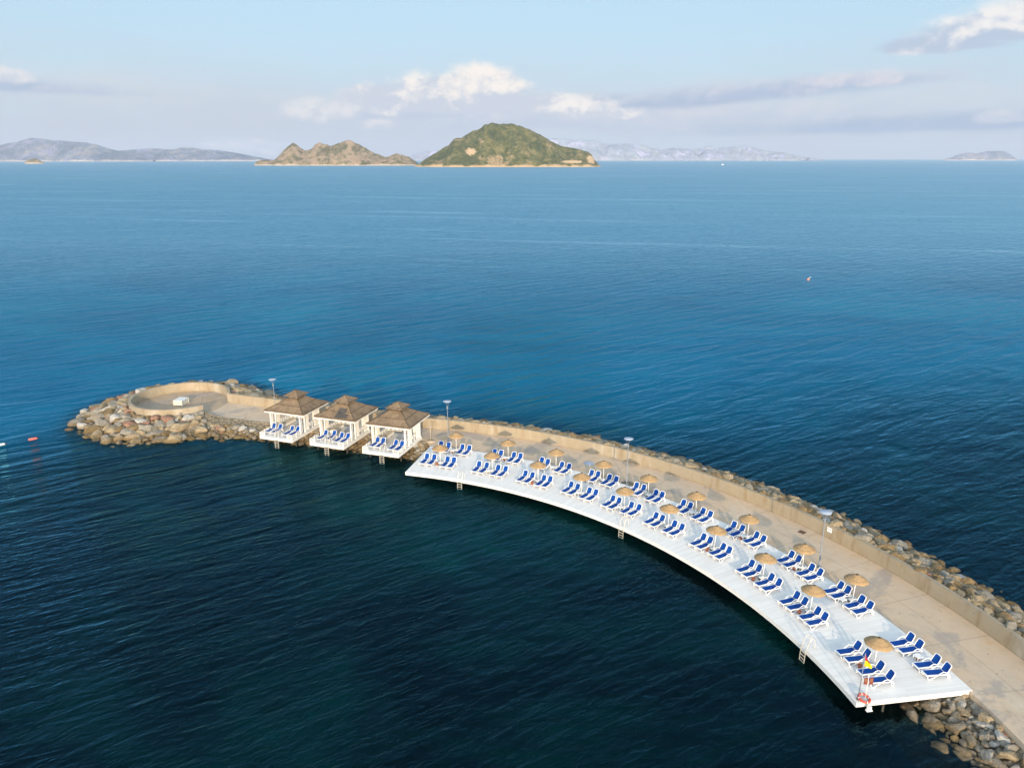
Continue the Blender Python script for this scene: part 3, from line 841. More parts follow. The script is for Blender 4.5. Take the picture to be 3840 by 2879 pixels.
def put_lounger(x, y, z, rz, label, group):
    global first
    o = proto_l if first else copy_tree(proto_l); first = False
    o.location = (x, y, z); o.rotation_euler = (0, 0, rz); tag(o, label, 'sun lounger', group)
for key, spots in LF.items():
    row, k = key[0], int(key[1:])
    for i, (a, r) in enumerate(spots):
        x, y = pol(a, r); rz = R(a)+random.uniform(-.05, .05)
        if key == 'B10': lab = f'blue lounger, {ORD[i]} from the left of the wall-side foursome without a parasol'
        elif row == 'F': lab = f'blue lounger, {ORD[i]} from the left at the {ORD[k-1]} waterside parasol from the gazebos'
        else: lab = f'blue lounger, {ORD[i]} from the left at the {ORD[k-1]} wall-side parasol from the gazebos'
        put_lounger(x, y, ZD, rz, lab, 'blue loungers on the deck')
GL = [[(-32.04, 93.33), (-31.2, 93.06), (-29.45, 92.34), (-28.66, 92.16)], [(-24.67, 90.75), (-23.49, 90.58), (-22.34, 89.81), (-21.52, 89.55)],
      [(-17.49, 88.17), (-16.69, 87.88), (-15.0, 87.18), (-14.21, 86.83)]]
GN = ['leftmost', 'middle', 'rightmost']
for gi, spots in enumerate(GL):
    for i, (x, y) in enumerate(spots):
        put_lounger(x, y, ZP, GAZ[gi][1]+PI/2+random.uniform(-.04, .04)-.05, f'blue lounger, {ORD[i]} from the left on the front terrace of the {GN[gi]} gazebo', 'blue loungers on the gazebo terraces')

# ------------------------------------------------------------------ parasols, tables, pots
def make_parasol():
    t = empty('straw_parasol')
    mb = MB(); n = 48
    prof = [(.03, 2.50), (.10, 2.475), (.30, 2.375), (.55, 2.245), (.78, 2.125), (.90, 2.045), (.955, 1.985), (.945, 1.965), (.88, 2.015), (.55, 2.205), (.03, 2.44)]
    mb.lathe(prof, n)
    k = 0
    vs = []
    for i, (x, y, z) in enumerate(mb.v):
        rr = math.hypot(x, y); a = math.atan2(y, x)
        w = 1+.018*math.sin(8*a+.4)*min(1, rr)+.010*math.sin(21*a)
        vs.append((x*w, y*w, z-.012*math.sin(8*a+.4)*rr+.008*math.sin(17*a+1)*rr))
    mb.v = vs
    can = mb.build('canopy', M['straw'], t)
    mb = MB(); mb.lathe([(.13, 2.463), (.12, 2.50), (.06, 2.545), (.0, 2.56)], 16); mb.build('cap', M['ridge'], can)
    mb = MB(); mb.tube([(0, 0, .24), (0, 0, 2.42)], .032, 10); mb.build('pole', M['plastic'], t)
    mb = MB(); mb.lathe([(.30, .0), (.33, .03), (.33, .16)], 24); mb.build('base_drum', M['black'], t)
    mb = MB(); mb.lathe([(.34, .162), (.36, .20), (.345, .245), (.06, .275), (.05, .36), (.0, .36)], 24); mb.build('base_top', M['base'], t)
    return t
UA = {'F1': 72.42, 'B1': 72.13, 'F2': 64.85, 'B2': 64.93, 'F3': 58.2, 'B3': 58.32, 'F4': 51.84, 'B4': 51.82, 'F5': 45.68, 'B5': 45.76,
      'F6': 39.45, 'B6': 39.49, 'F7': 33.04, 'B7': 32.89, 'F8': 26.44, 'B8': 26.15, 'F9': 20.22, 'B9': 20.34, 'F10': 12.18}
proto_u = make_parasol(); fu = True
for key, a in UA.items():
    o = proto_u if fu else copy_tree(proto_u); fu = False
    x, y = pol(a, 50.78 if key[0] == 'F' else 55.2)
    o.location = (x, y, ZD); k = int(key[1:])
    tilt = .015+.02*random.random()+(.05 if key in ('F8', 'F9', 'F10', 'B9') else 0)
    o.rotation_euler = (tilt*random.uniform(-1, .4), tilt*random.uniform(.1, 1), random.uniform(0, 6.28))
    if key in ('F8', 'F9', 'F10', 'B9', 'F7'):
        o.rotation_mode = 'XYZ'; o.rotation_euler = (-.03, .06, 0)
    side = 'waterside' if key[0] == 'F' else 'wall-side'
    tag(o, f'round straw parasol, {ORD[k-1]} from the gazebos in the {side} row of the deck', 'parasol', 'straw parasols on the deck')
def make_table():
    t = empty('side_table')
    mb = MB(); mb.box((0, 0, .39), (.50, .50, .035)); mb.box((0, 0, .355), (.44, .44, .034)); mb.build('table_top', M['plastic'], t)
    for sx in (-1, 1):
        for sy in (-1, 1):
            mb = MB(); mb.tube([(sx*.20, sy*.20, .338), (sx*.225, sy*.225, 0)], [.030, .022], 8); mb.build('leg', M['plastic'], t)
    return t
TB = {'B1': (72.32, 54.5), 'F2': (65.05, 50.25), 'B2': (65.1, 54.65), 'B3': (58.4, 54.75), 'F4': (51.95, 50.25), 'F5': (45.85, 50.25),
      'B6': (39.65, 54.7), 'B7': (33.05, 54.7), 'B8': (26.3, 54.6), 'B9': (20.5, 54.3), 'B10': (12.3, 54.5)}
pt_ = make_table(); ft = True
for key, (a, r) in TB.items():
    o = pt_ if ft else copy_tree(pt_); ft = False
    x, y = pol(a, r); o.location = (x, y, ZD); o.rotation_euler = (0, 0, R(a)+random.uniform(-.1, .1)); k = int(key[1:])
    side = 'waterside' if key[0] == 'F' else 'wall-side'
    tag(o, 'low white plastic side table among the wall-side loungers that have no parasol' if key == 'B10' else
        f'low white plastic side table by the pole of the {ORD[k-1]} {side} parasol', 'table', 'white side tables between the loungers')
def make_pot():
    t = empty('clay_pot')
    mb = MB(); mb.lathe([(.10, 0), (.155, .22), (.175, .225), (.18, .285), (.155, .285), (.145, .235)], 18); mb.build('pot_body', M['terracotta'], t)
    mb = MB(); mb.lathe([(.0, .242), (.146, .24)], 18); mb.build('soil', M['core'], t)
    return t
PT = {'F1': (72.75, 50.35), 'B1': (72.3, 54.45), 'B2': (65.1, 54.5), 'F3': (58.5, 49.95), 'F7': (33.35, 50.15), 'B7': (33.15, 54.55), 'F8': (26.7, 49.95), 'B8': (26.35, 54.45),
      'F9': (20.5, 49.95), 'F10': (12.45, 49.85), 'B10': (12.35, 54.55)}
pp = make_pot(); fp = True
for key, (a, r) in PT.items():
    o = pp if fp else copy_tree(pp); fp = False
    x, y = pol(a, r); o.location = (x, y, ZD); k = int(key[1:]); side = 'waterside' if key[0] == 'F' else 'wall-side'
    tag(o, 'terracotta pot under the table of the wall-side loungers without a parasol' if key == 'B10' else
        f'terracotta pot on the deck beside the {ORD[k-1]} {side} parasol base', 'pot', 'terracotta pots on the deck')

# ------------------------------------------------------------------ gazebos
def railing_x(mb, a, b, z0, z1, w=.05):
    a, b = np.array(a, float), np.array(b, float)
    mb.beam((*a, z0), (*b, z0), w, .05); mb.beam((*a, z1), (*b, z1), w, .05)
    L_ = np.linalg.norm(b-a); n = max(1, int(round(L_/(z1-z0)/1.15)))
    for k in range(n):
        p_, q_ = a+(b-a)*k/n, a+(b-a)*(k+1)/n
        mb.beam((*p_, z0+.02), (*q_, z1-.02), .028, .045); mb.beam((*p_, z1-.02), (*q_, z0+.02), .026, .043)
        if k: mb.beam((*p_, z0+.024), (*p_, z1-.024), .045, .045)
def curtain(mb, a, b, z0, z1, folds=5, amp=.05):
    a, b = np.array(a, float), np.array(b, float); d_ = b-a; L_ = np.linalg.norm(d_); nn = np.array([-d_[1], d_[0]])/L_
    k = folds*4; rows = []
    for z, tw in ((z0, 1.0), ((z0+z1)/2, .9), (z1, 1.0)):
        rows.append([(*(a+d_*(.5+(i/k-.5)*tw)+nn*amp*math.sin(i*PI/2)), z) for i in range(k+1)])
    mb.strip(rows, 0, True)
def roof_mb(cx, cy, h0, z0, h1, z1, thick=.12):
    """hipped thatch from half width h0 at the eave to h1 at the top, one uv strip per slope"""
    mb = MB(); uv = []; sl = math.hypot(h0-h1, z1-z0)
    for k in range(4):
        ca, sa = math.cos(k*PI/2), math.sin(k*PI/2); nseg, nr = 16, 10; rows = []
        for j in range(nr+1):
            t = j/nr; hh = h0+(h1-h0)*t; z = z0+(z1-z0)*t - .10*math.sin(PI*t)*(h0-h1)/2.3
            row = []
            for i in range(nseg+1):
                x = (i/nseg*2-1)*hh; y = -hh
                zz = z+.018*math.sin(i*5.1+j*2.3+k)*(0 < i < nseg)
                row.append((cx+x*ca-y*sa, cy+x*sa+y*ca, zz)); uv.append((x+k*9.3, sl*(1-t)))
            rows.append(row)
        mb.strip(rows, 0, True)
        lo = [[(p[0], p[1], p[2]-thick) for p in rows[0]], rows[0]]
        mb.strip(lo); uv += [(i*.4+k*9.3, sl+.05) for i in range(nseg+1)]+[(i*.4+k*9.3, sl) for i in range(nseg+1)]
    mb.strip([[(cx-h0, cy-h0, z0-thick), (cx+h0, cy-h0, z0-thick)], [(cx-h0, cy+h0, z0-thick), (cx+h0, cy+h0, z0-thick)]])
    uv += [(0, 0)]*4
    if h1 < .03: pass
    mb.uvs = uv
    return mb
GW, GD = 4.95, 6.75; CU, CV = 2.90, 4.42; ZE, ZN = 4.40, 5.72
def make_gazebo():
    t = empty('gazebo'); f0 = 0.0
    pl = MB(); n_ = 2
    poly = [(0, 0), (GW, 0), (GW, GD), (0, GD)]
    pl.prism(poly, -.06, 0); pl.uvs = [(x, y) for x, y in poly]*2
    pl.build('floor', M['gfloor'], t)
    mb = MB(); w = .06
    for a, b in (((w, w/2), (GW-w, w/2)), ((w, GD-w/2), (GW-w, GD-w/2))): mb.beam((*a, -.235), (*b, -.235), w, .345)
    for x in (w/2, GW-w/2): mb.beam((x, 0, -.235), (x, GD, -.235), w, .345)
    mb.build('fascia', M['white'], t)
    for x in (.35, GW-.35):
        for y in (1.3, 3.6, 6.2):
            mb = MB(); mb.tube([(x, y, -3.6), (x, y, -.065)], .10, 8); mb.build('pile', M['pile'], t)
    XL, XR = .33, GW-.13; V0, V1, V2 = 2.15, 3.15, GD-.3
    zt = ZE-ZP-.16
    for x in (XL, XR):
        for y in (V0, V1, V2):
            mb = MB(); mb.box((x, y, zt/2), (.15, .15, zt)); mb.box((x, y, .09), (.21, .21, .18)); mb.box((x, y, zt-.08), (.20, .20, .155)); mb.build('post', M['white'], t)
    mb = MB()
    for x in (XL, XR): mb.beam((x, V0-.1, zt-.10), (x, V2+.1, zt-.10), .11, .17)
    for y in (V0, V2): mb.beam((XL+.11, y, zt-.10), (XR-.11, y, zt-.10), .11, .17)
    mb.build('top_beam', M['white'], t)
    for x in (XL, XR):
        mb = MB(); railing_x(mb, (x, V0+.10), (x, V1-.10), .50, 1.0); mb.build('railing', M['white'], t)
        mb = MB(); railing_x(mb, (x, V1+.10), (x, V2-.10), .52, .98)
        mb.beam((x, V1+.1, .06), (x, V2-.1, .06), .05, .07)
        for k in (1, 2, 3): yy = V1+(V2-V1)*k/4; mb.beam((x, yy, .10), (x, yy, .49), .06, .06)
        mb.build('railing', M['white'], t)
    mb = MB(); railing_x(mb, (XL+.10, V2), (XL+1.9, V2), .52, .98); mb.build('railing', M['white'], t)
    # low fence round the front terrace
    for sx, x0, x1 in ((0, .06, .72), (1, GW-.72, GW-.06)):
        mb = MB(); railing_x(mb, (x0+.06, .10), (x1-.06, .10), .10, .46, .04)
        for x in (x0, x1): mb.box((x, .10, .25), (.11, .11, .5))
        ys = .10
        xe = .06 if sx == 0 else GW-.06
        for yy in (1.05,): mb.box((xe, yy, .25), (.11, .11, .5))
        railing_x(mb, (xe, .16), (xe, .99), .10, .46, .04); railing_x(mb, (xe, 1.11), (xe, V0-.1), .10, .46, .04)
        mb.build('low_fence', M['white'], t)
    # drapes tied by the posts
    for (a, b) in (((XL+.04, V1+.12), (XL+.04, V1+.85)), ((XR-.04, V1+.12), (XR-.04, V1+1.0)), ((XR-.04, V2-1.15), (XR-.04, V2-.15)),
                   ((XR-1.35, V2-.07), (XR-.15, V2-.07)), ((XL+.04, V0+.12), (XL+.04, V0+.42)), ((XR-.04, V0+.10), (XR-.04, V0+.45))):
        mb = MB(); curtain(mb, a, b, .12, zt-.2, max(3, int(math.dist(a, b)/.16)), .045); mb.build('curtain', M['fabric_white'], t)
    bn = MB(); bn.box((XL+.55, (V1+V2)/2+.1, .26), (.75, 2.7, .30)); bo = bn.build('bench', M['white'], t)
    bn = MB(); bn.box((XL+.55, (V1+V2)/2+.1, .475), (.72, 2.66, .12)); bn.build('bench_cushion', M['bench'], bo)
    # roof
    rf = roof_mb(CU, CV, 3.0, ZE-ZP, .70, ZN-ZP).build('roof', M['thatch'], t)
    for k in range(4):
        a = PI/4+k*PI/2; mb = MB(); s2 = math.sqrt(2)
        pts = [(CU+math.cos(a)*s2*(3.0+(-2.3)*q_), CV+math.sin(a)*s2*(3.0-2.3*q_), ZE-ZP+(ZN-ZE)*q_+.02-.10*math.sin(PI*q_)) for q_ in np.linspace(0, 1, 8)]
        mb.tube(pts, .05, 6); mb.build('ridge_roll', M['ridge'], rf)
    mb = MB(); e = 3.0-.05
    for k in range(4):
        ca, sa = math.cos(k*PI/2), math.sin(k*PI/2); z = ZE-ZP-.20
        ee = e-.002*(k % 2)
        a_, b_ = (-ee+.03, -e), (ee-.03, -e)
        mb.beam((CU+a_[0]*ca-a_[1]*sa, CV+a_[0]*sa+a_[1]*ca, z), (CU+b_[0]*ca-b_[1]*sa, CV+b_[0]*sa+b_[1]*ca, z), .05, .155)
    mb.build('eave_board', M['white'], t)
    mb = MB()
    for sx in (-1, 1):
        for sy in (-1, 1): mb.box((CU+sx*.52, CV+sy*.52, ZN-ZP+.10), (.10, .10, .44))
    for k in range(4):
        ca, sa = math.cos(k*PI/2), math.sin(k*PI/2)
        mb.beam((CU-.62*ca+.60*sa, CV-.62*sa-.60*ca, ZN-ZP+.06), (CU+.62*ca+.60*sa, CV+.62*sa-.60*ca, ZN-ZP+.06), .05, .10)
    mb.build('roof_neck', M['white'], t)
    cp = roof_mb(CU, CV, 1.18, 6.04-ZP, .01, 6.66-ZP, .08).build('cap_roof', M['thatch'], t)
    for k in range(4):
        a = PI/4+k*PI/2; mb = MB(); s2 = math.sqrt(2)
        pts = [(CU+math.cos(a)*s2*1.18*(1-q_), CV+math.sin(a)*s2*1.18*(1-q_), 6.04-ZP+.62*q_+.02-.05*math.sin(PI*q_)) for q_ in np.linspace(0, .97, 6)]
        mb.tube(pts, .03, 6); mb.build('ridge_roll', M['ridge'], cp)
    return t
pg = make_gazebo()
glab = ['leftmost white gazebo with a plain two-tier thatched roof, next to the lookout', 'middle white gazebo whose thatched roof has a dark grey patch facing the water',
        'rightmost white gazebo with a plain two-tier thatched roof, next to the long deck']
for gi, ((ox, oy), a) in enumerate(GAZ):
    o = pg if gi == 0 else copy_tree(pg)
    o.location = (ox, oy, ZP); o.rotation_euler = (0, 0, a)
    tag(o, glab[gi], 'gazebo', 'thatched gazebos over the water')
    if gi == 1:
        rf = [c_ for c_ in o.children if c_.name.split('.')[0] == 'roof'][0]
        for t0, t1, xa, xb in ((.08, .40, -.10, 1.62), (.425, .73, -.10, 1.05)):
            mb = MB(); rows = []; uv = []
            for j in range(5):
                t = t0+(t1-t0)*j/4; hh = 3.0-2.3*t; z = ZE-ZP+(ZN-ZE)*t-.10*math.sin(PI*t)+.045
                r_ = []
                for i in range(7):
                    x = xa+(xb-xa)*i/6+.25*(t-.1)*.0; r_.append((CU+x, CV-hh, z)); uv.append((x, j*.25+.2))
                rows.append(r_)
            mb.strip(rows); low = [[(p[0], p[1], p[2]-.04) for p in r_] for r_ in rows]
            mb.strip(low[::-1]); uv += [(0, 0)]*35; mb.uvs = uv
            mb.build('roof_patch', M['thatchdark'], rf)

# ------------------------------------------------------------------ swim ladders
def make_ladder(top, bottom):
    """local: x across, -y toward the water, z=0 at the deck top"""
    t = empty('swim_ladder')
    for s_ in (-1, 1):
        x = s_*.27
        pts = [(x, .62, 0), (x, .62, .55), (x, .56, .78), (x, .40, .88), (x, .22, .80), (x, .05, .35), (x, -.07, -.05), (x, -.12, -.5), (x, -.14, bottom)]
        mb = MB(); mb.tube(catmull(pts, 4), .030, 8); mb.build('rail', M['steel'], t)
    z = -.28
    while z > bottom+.08:
        mb = MB(); mb.box((0, -.125, z), (.48, .08, .045)); mb.build('rung', M['steel'], t); z -= .28
    return t
l1 = make_ladder(.8, -1.5)
wh = [(67.75, 'far left of the white deck, near the gazebos'), (42.97, 'halfway along the white deck'), (15.95, 'the near end of the white deck, close to the flagpole')]
for i, (a, w) in enumerate(wh):
    o = l1 if i == 0 else copy_tree(l1)
    x, y = pol(a, R0); o.location = (x, y, ZD); o.rotation_euler = (0, 0, R(a)-PI/2)
    tag(o, f'steel swim ladder at {w}', 'ladder', 'swim ladders on the deck and gazebos')
l2 = make_ladder(.8, -1.85)
for i, ((x0, y0), (x1, y1)) in enumerate((((-30.77, 91.62), (-30.19, 91.44)), ((-23.76, 89.39), (-23.09, 89.14)), ((-16.42, 86.22), (-15.87, 86.09)))):
    o = l2 if i == 0 else copy_tree(l2)
    u, v = gaz_uv((x0+x1)/2, (y0+y1)/2, GAZ[i]); (ox, oy), a = GAZ[i]
    o.location = (ox+u*math.cos(a), oy+u*math.sin(a), ZP); o.rotation_euler = (0, 0, a)
    tag(o, f'pale swim ladder hanging from the front of the {GN[i]} gazebo terrace', 'ladder', 'swim ladders on the deck and gazebos')

# ------------------------------------------------------------------ lamps
def make_lamp():
    t = empty('street_lamp')
    mb = MB(); mb.lathe([(.20, 0), (.20, .03), (.075, .035), (.075, 1.1), (.072, 1.14), (.05, 1.16), (.042, 4.6), (.0, 4.6)], 16); mb.build('pole', M['lampgrey'], t)
    mb = MB(); mb.lathe([(.045, 4.35), (.085, 4.40), (.10, 4.62), (.085, 4.78), (.03, 4.84), (0, 4.84)], 16); mb.build('lamp_head', M['lampgrey'], t)
    for k in range(3):
        a = k*2*PI/3+.5; mb = MB(); mb.tube([(.06*math.cos(a), .06*math.sin(a), 4.7), (.27*math.cos(a), .27*math.sin(a), 5.40)], .014, 6); mb.build('strut', M['lampgrey'], t)
    mb = MB(); mb.lathe([(0, 5.40), (.50, 5.405), (.52, 5.42), (.50, 5.45), (0, 5.47)], 36); mb.build('reflector_disc', M['lampdisc'], t)
    return t
lp = make_lamp()
for i, (x, y, lab, lean) in enumerate(((-33.25, 101.6, 'tall grey lamp with a flat disc top behind the leftmost gazebo', -.02), (-8.21, 91.68, 'tall grey lamp with a flat disc top beside the first wall-side parasol', 0),
            (12.82, 78.33, 'tall grey disc-topped lamp standing between the fourth and fifth wall-side parasols', 0), (27.4, 60.35, 'tall grey disc-topped lamp behind the eighth wall-side parasol, nearest to the camera', .012))):
    o = lp if i == 0 else copy_tree(lp)
    o.location = (x, y, ZG); o.rotation_euler = (0, lean, i*1.3); tag(o, lab, 'street lamp', 'disc-topped lamps along the promenade')

# ------------------------------------------------------------------ flagpole, life ring, signs and small things
x, y = pol(9.0, 47.72)
fp_ = empty('flagpole', (x, y, ZD)); tag(fp_, 'thin flagpole with a drooping red and yellow lifeguard flag at the deck corner', 'flagpole')
mb = MB(); mb.tube([(0, 0, 0), (0.02, 0, 3.62)], .032, 8); mb.build('pole', M['lampgrey'], fp_)
mb = MB(); mb.lathe([(.12, 0), (.12, .05), (.05, .06), (.05, .14), (.0, .14)], 12); mb.build('foot', M['rust'], fp_)
rows = []
nu, nv = 10, 12
for j in range(nv+1):
    t = j/nv; z = 3.58-.98*t
    wdt = .10+.46*min(1, t*1.15)
    rows.append([(.035+wdt*(i/nu)*.92, -.10*math.sin(i/nu*7+t*2.5)*min(1, .25+t)-.10*i/nu, z-.28*(i/nu)*(1-t*.75)) for i in range(nu+1)])
mb = MB(); mb.strip(rows[:7], 0, True); mb.build('flag_red', M['flagred'], fp_)
mb = MB(); mb.strip(rows[6:], 0, True); mb.build('flag_yellow', M['flagyellow'], fp_)
x, y = pol(9.0, 48.25)
sp = empty('sign_post', (x, y, ZD)); tag(sp, 'short white post with two red-brown notice boards beside the flagpole', 'sign post')
mb = MB(); mb.tube([(0, 0, 0), (0, 0, 1.95)], .028, 8); mb.build('post', M['plastic'], sp)
for dx_ in (-.16, .20):
    mb = MB(); mb.box((dx_, -.045, 1.42), (.26, .02, .52)); bd = mb.build('notice_board', M['brownsign'], sp)
    mb = MB(); mb.box((dx_, -.058, 1.50), (.17, .004, .20)); mb.build('notice', M['timber'], bd)
mb = MB(); mb.lathe([(.13, 0), (.13, .06), (.03, .07), (0, .07)], 12); mb.build('foot', M['plastic'], sp)
x, y = pol(8.98, 48.02)
lr = empty('life_ring', (x+.05, y-.12, ZD+.17)); tag(lr, 'faded red life ring leaning at the foot of the notice post', 'life ring')
lr.rotation_euler = (R(10), R(7), R(8))
Rr, rr = .36, .085
def torus_arc(a0, a1, n=24, r=rr):
    return [(Rr*math.cos(a), Rr*math.sin(a), 0) for a in np.linspace(a0, a1, n)]
for k in range(4):
    mb = MB(); mb.tube(torus_arc(k*PI/2+.07, (k+1)*PI/2-.07), rr, 10); mb.build('ring_segment', M['red'], lr)
    mb = MB(); mb.tube(torus_arc(k*PI/2-.068, k*PI/2+.068, 6), rr+.003, 10); mb.build('white_band', M['plastic'], lr)
x, y = pol(8.3, 47.9)
ob = MB(); ob.box((0, 0, 0), (.30, .14, .26)); ob.box((0, -.02, -.17), (.42, .20, .07))
o = ob.build('x2', M['white']); o.name = 'mounting_block'; o.location = (x+.25, y-.02, ZD-.22); o.rotation_euler = (0, 0, R(9)); tag(o, 'small white block fixed to the deck corner below the life ring', 'block')

x, y = pol(29.08, 62.03)
sg = empty('wall_sign', (x, y, ZG+.95), R(29.08)); tag(sg, 'small white notice plate fixed on the sea wall near the nearest lamp', 'sign')
mb = MB(); mb.box((-.02, 0, 0), (.02, .52, .46)); pl_ = mb.build('plate', M['plastic'], sg)
mb = MB(); mb.box((-.033, -.12, .02), (.004, .10, .10)); mb.box((-.033, .10, .06), (.004, .18, .05)); mb.build('pictogram', M['brownsign'], pl_)
dth = math.hypot(x-CW[0], y-CW[1]); ux, uy = (x-CW[0])/dth, (y-CW[1])/dth
sg.location = (CW[0]+ux*63.285, CW[1]+uy*63.285, ZG+.93); sg.rotation_euler = (0, 0, math.atan2(uy, ux))

o = MB().box((0, 0, 0), (.62, .62, .016)).build('drain_cover', M['rust']); o.location = (28.3, 66.96, ZG+.012); o.rotation_euler = (0, 0, R(40)); tag(o, 'square rusty drain cover on the promenade near the sea wall', 'drain cover')
mb = MB(); mb.lathe([(.62, 0), (.62, .035), (.56, .05), (0, .05)], 8); o = mb.build('manhole_cover', M['lampdisc']); o.location = (9.2, 84.37, ZG+.002); tag(o, 'pale grey eight-sided manhole cover on the promenade behind the fourth wall-side parasol', 'manhole cover')
mb = MB(); mb.lathe([(.75, 0), (.72, .02), (0, .025)], 20); o = mb.build('earth_patch', M['core']); o.location = (12.9, 78.38, ZG+.003); tag(o, 'round brown earth patch at the foot of the third lamp', 'earth patch')
sh_ = empty('shower_post', (-10.48, 91.75, ZG)); tag(sh_, 'thin beige shower post on a round stone pad beside the rightmost gazebo', 'shower')
mb = MB(); mb.tube([(0, 0, .1), (0, 0, 2.0)], .03, 8); mb.build('pole', M['floor'], sh_)
mb = MB(); mb.box((0, -.05, 2.04), (.20, .26, .10)); mb.build('shower_head', M['slabgrey'], sh_)
mb = MB(); mb.lathe([(.62, 0), (.60, .06), (0, .07)], 24); mb.build('stone_pad', M['floor'], sh_)
# debris on the riprap
o = MB().box((0, 0, 0), (1.75, .55, .14)).build('broken_slab', M['slabgrey']); o.location = (8.0, 92.0, 1.62); o.rotation_euler = (.1, .08, R(-36)); tag(o, 'broken grey concrete slab lying on the rocks outside the sea wall', 'slab')
o = MB().box((0, 0, 0), (2.6, .34, .20)).build('driftwood_beam', M['timber']); o.location = (10.2, 92.6, 1.25); o.rotation_euler = (.05, -.04, R(8)); tag(o, 'brown driftwood beam stranded on the seaward rocks', 'beam')

# stacked white slatted box inside the lookout
cr = empty('slatted_box', (-48.95, 107.0, ZG+.006), R(-9)); tag(cr, 'white slatted plastic box standing on the floor of the round lookout', 'box')
mb = MB(); mb.box((0, 0, .42), (1.26, 1.62, .72)); mb.build('core', M['base'], cr)
mb = MB(); mb.box((0, 0, .82), (1.42, 1.80, .07)); mb.build('lid', M['base'], cr)
M['cream'] = simple('aged_cream_plastic', (.60, .565, .48), .5, var=.12)
for k in range(7):
    z = .09+k*.105
    for s_ in (-1, 1):
        mb = MB(); mb.box((0, s_*.83, z), (1.38, .035, .065)); mb.build('slat', M['cream'], cr)
        mb = MB(); mb.box((s_*.65, 0, z), (.035, 1.60, .065)); mb.build('slat', M['cream'], cr)
for sx in (-1, 1):
    for sy in (-1, 1):
        mb = MB(); mb.box((sx*.685, sy*.865, .392), (.07, .07, .784)); mb.build('corner_post', M['cream'], cr)

# floats, buoy, motor yacht
def capsule(name, mat):
    t = empty(name)
    mb = MB(); prof = [(0, -.52), (.08, -.51), (.15, -.46), (.18, -.38), (.18, .38), (.15, .46), (.08, .51), (0, .52)]
    mb.lathe(prof, 16); mb.v = [(z, x, y) for x, y, z in mb.v]; mb.build('float_body', mat, t)
    mb = MB(); mb.tube([(.50, 0, 0), (.62, 0, -.03), (.75, .03, -.08)], .02, 6); mb.build('rope', M['timber'], t)
    return t
o = capsule('marker_float', M['pinkred']); o.location = (-63.9, 95.05, .06); o.rotation_euler = (0, 0, math.atan2(.63, .87)); tag(o, 'faded red cylindrical float on the water left of the tip', 'float', 'line floats')
o = capsule('marker_float', M['base']); o.location = (-66.85, 92.95, .06); o.rotation_euler = (0, 0, math.atan2(.36, .52)); tag(o, 'white cylindrical float at the left edge of the picture', 'float', 'line floats')
by = empty('mooring_buoy', (91.0, 232.9, 0)); tag(by, 'small orange buoy with a pale pole, alone on the open sea at right', 'buoy')
mb = MB(); mb.lathe([(0, -.30), (.26, -.22), (.40, .05), (.34, .30), (.15, .46), (0, .48)], 16); mb.build('buoy_body', M['orange'], by)
mb = MB(); mb.tube([(.05, 0, .45), (.75, 0, .95)], .07, 6); mb.build('pole', M['plastic'], by)
yt = empty('motor_boat', (1075, 4036, 0), R(12)); tag(yt, 'tiny white motor boat near the horizon right of the green island', 'boat')
mb = MB(); rows = []
for s_ in np.linspace(-1, 1, 13):
    w = 2.1*(1-max(0, s_)**2.2)**.8; x = s_*8
    rows.append([(x, -w*.7, -.6), (x+.3*(s_ > .5), -w, 1.9+.5*max(0, s_)), (x+.3*(s_ > .5), w, 1.9+.5*max(0, s_)), (x, w*.7, -.6)])
mb.strip(rows); mb.add([rows[0][0], rows[0][1], rows[0][2], rows[0][3]], [(0, 1, 2, 3)]); mb.build('hull', M['white'], yt)
mb = MB(); mb.box((-.5, 0, 3.0), (8, 3.2, 2.3)); cab = mb.build('cabin', M['white'], yt)
mb = MB(); mb.box((-.5, 0, 3.3), (8.1, 3.3, .7)); mb.build('window_band', M['navy'], cab)
mb = MB(); mb.box((-1.6, 0, 4.9), (4.5, 2.8, 1.4)); mb.build('flybridge', M['white'], yt)

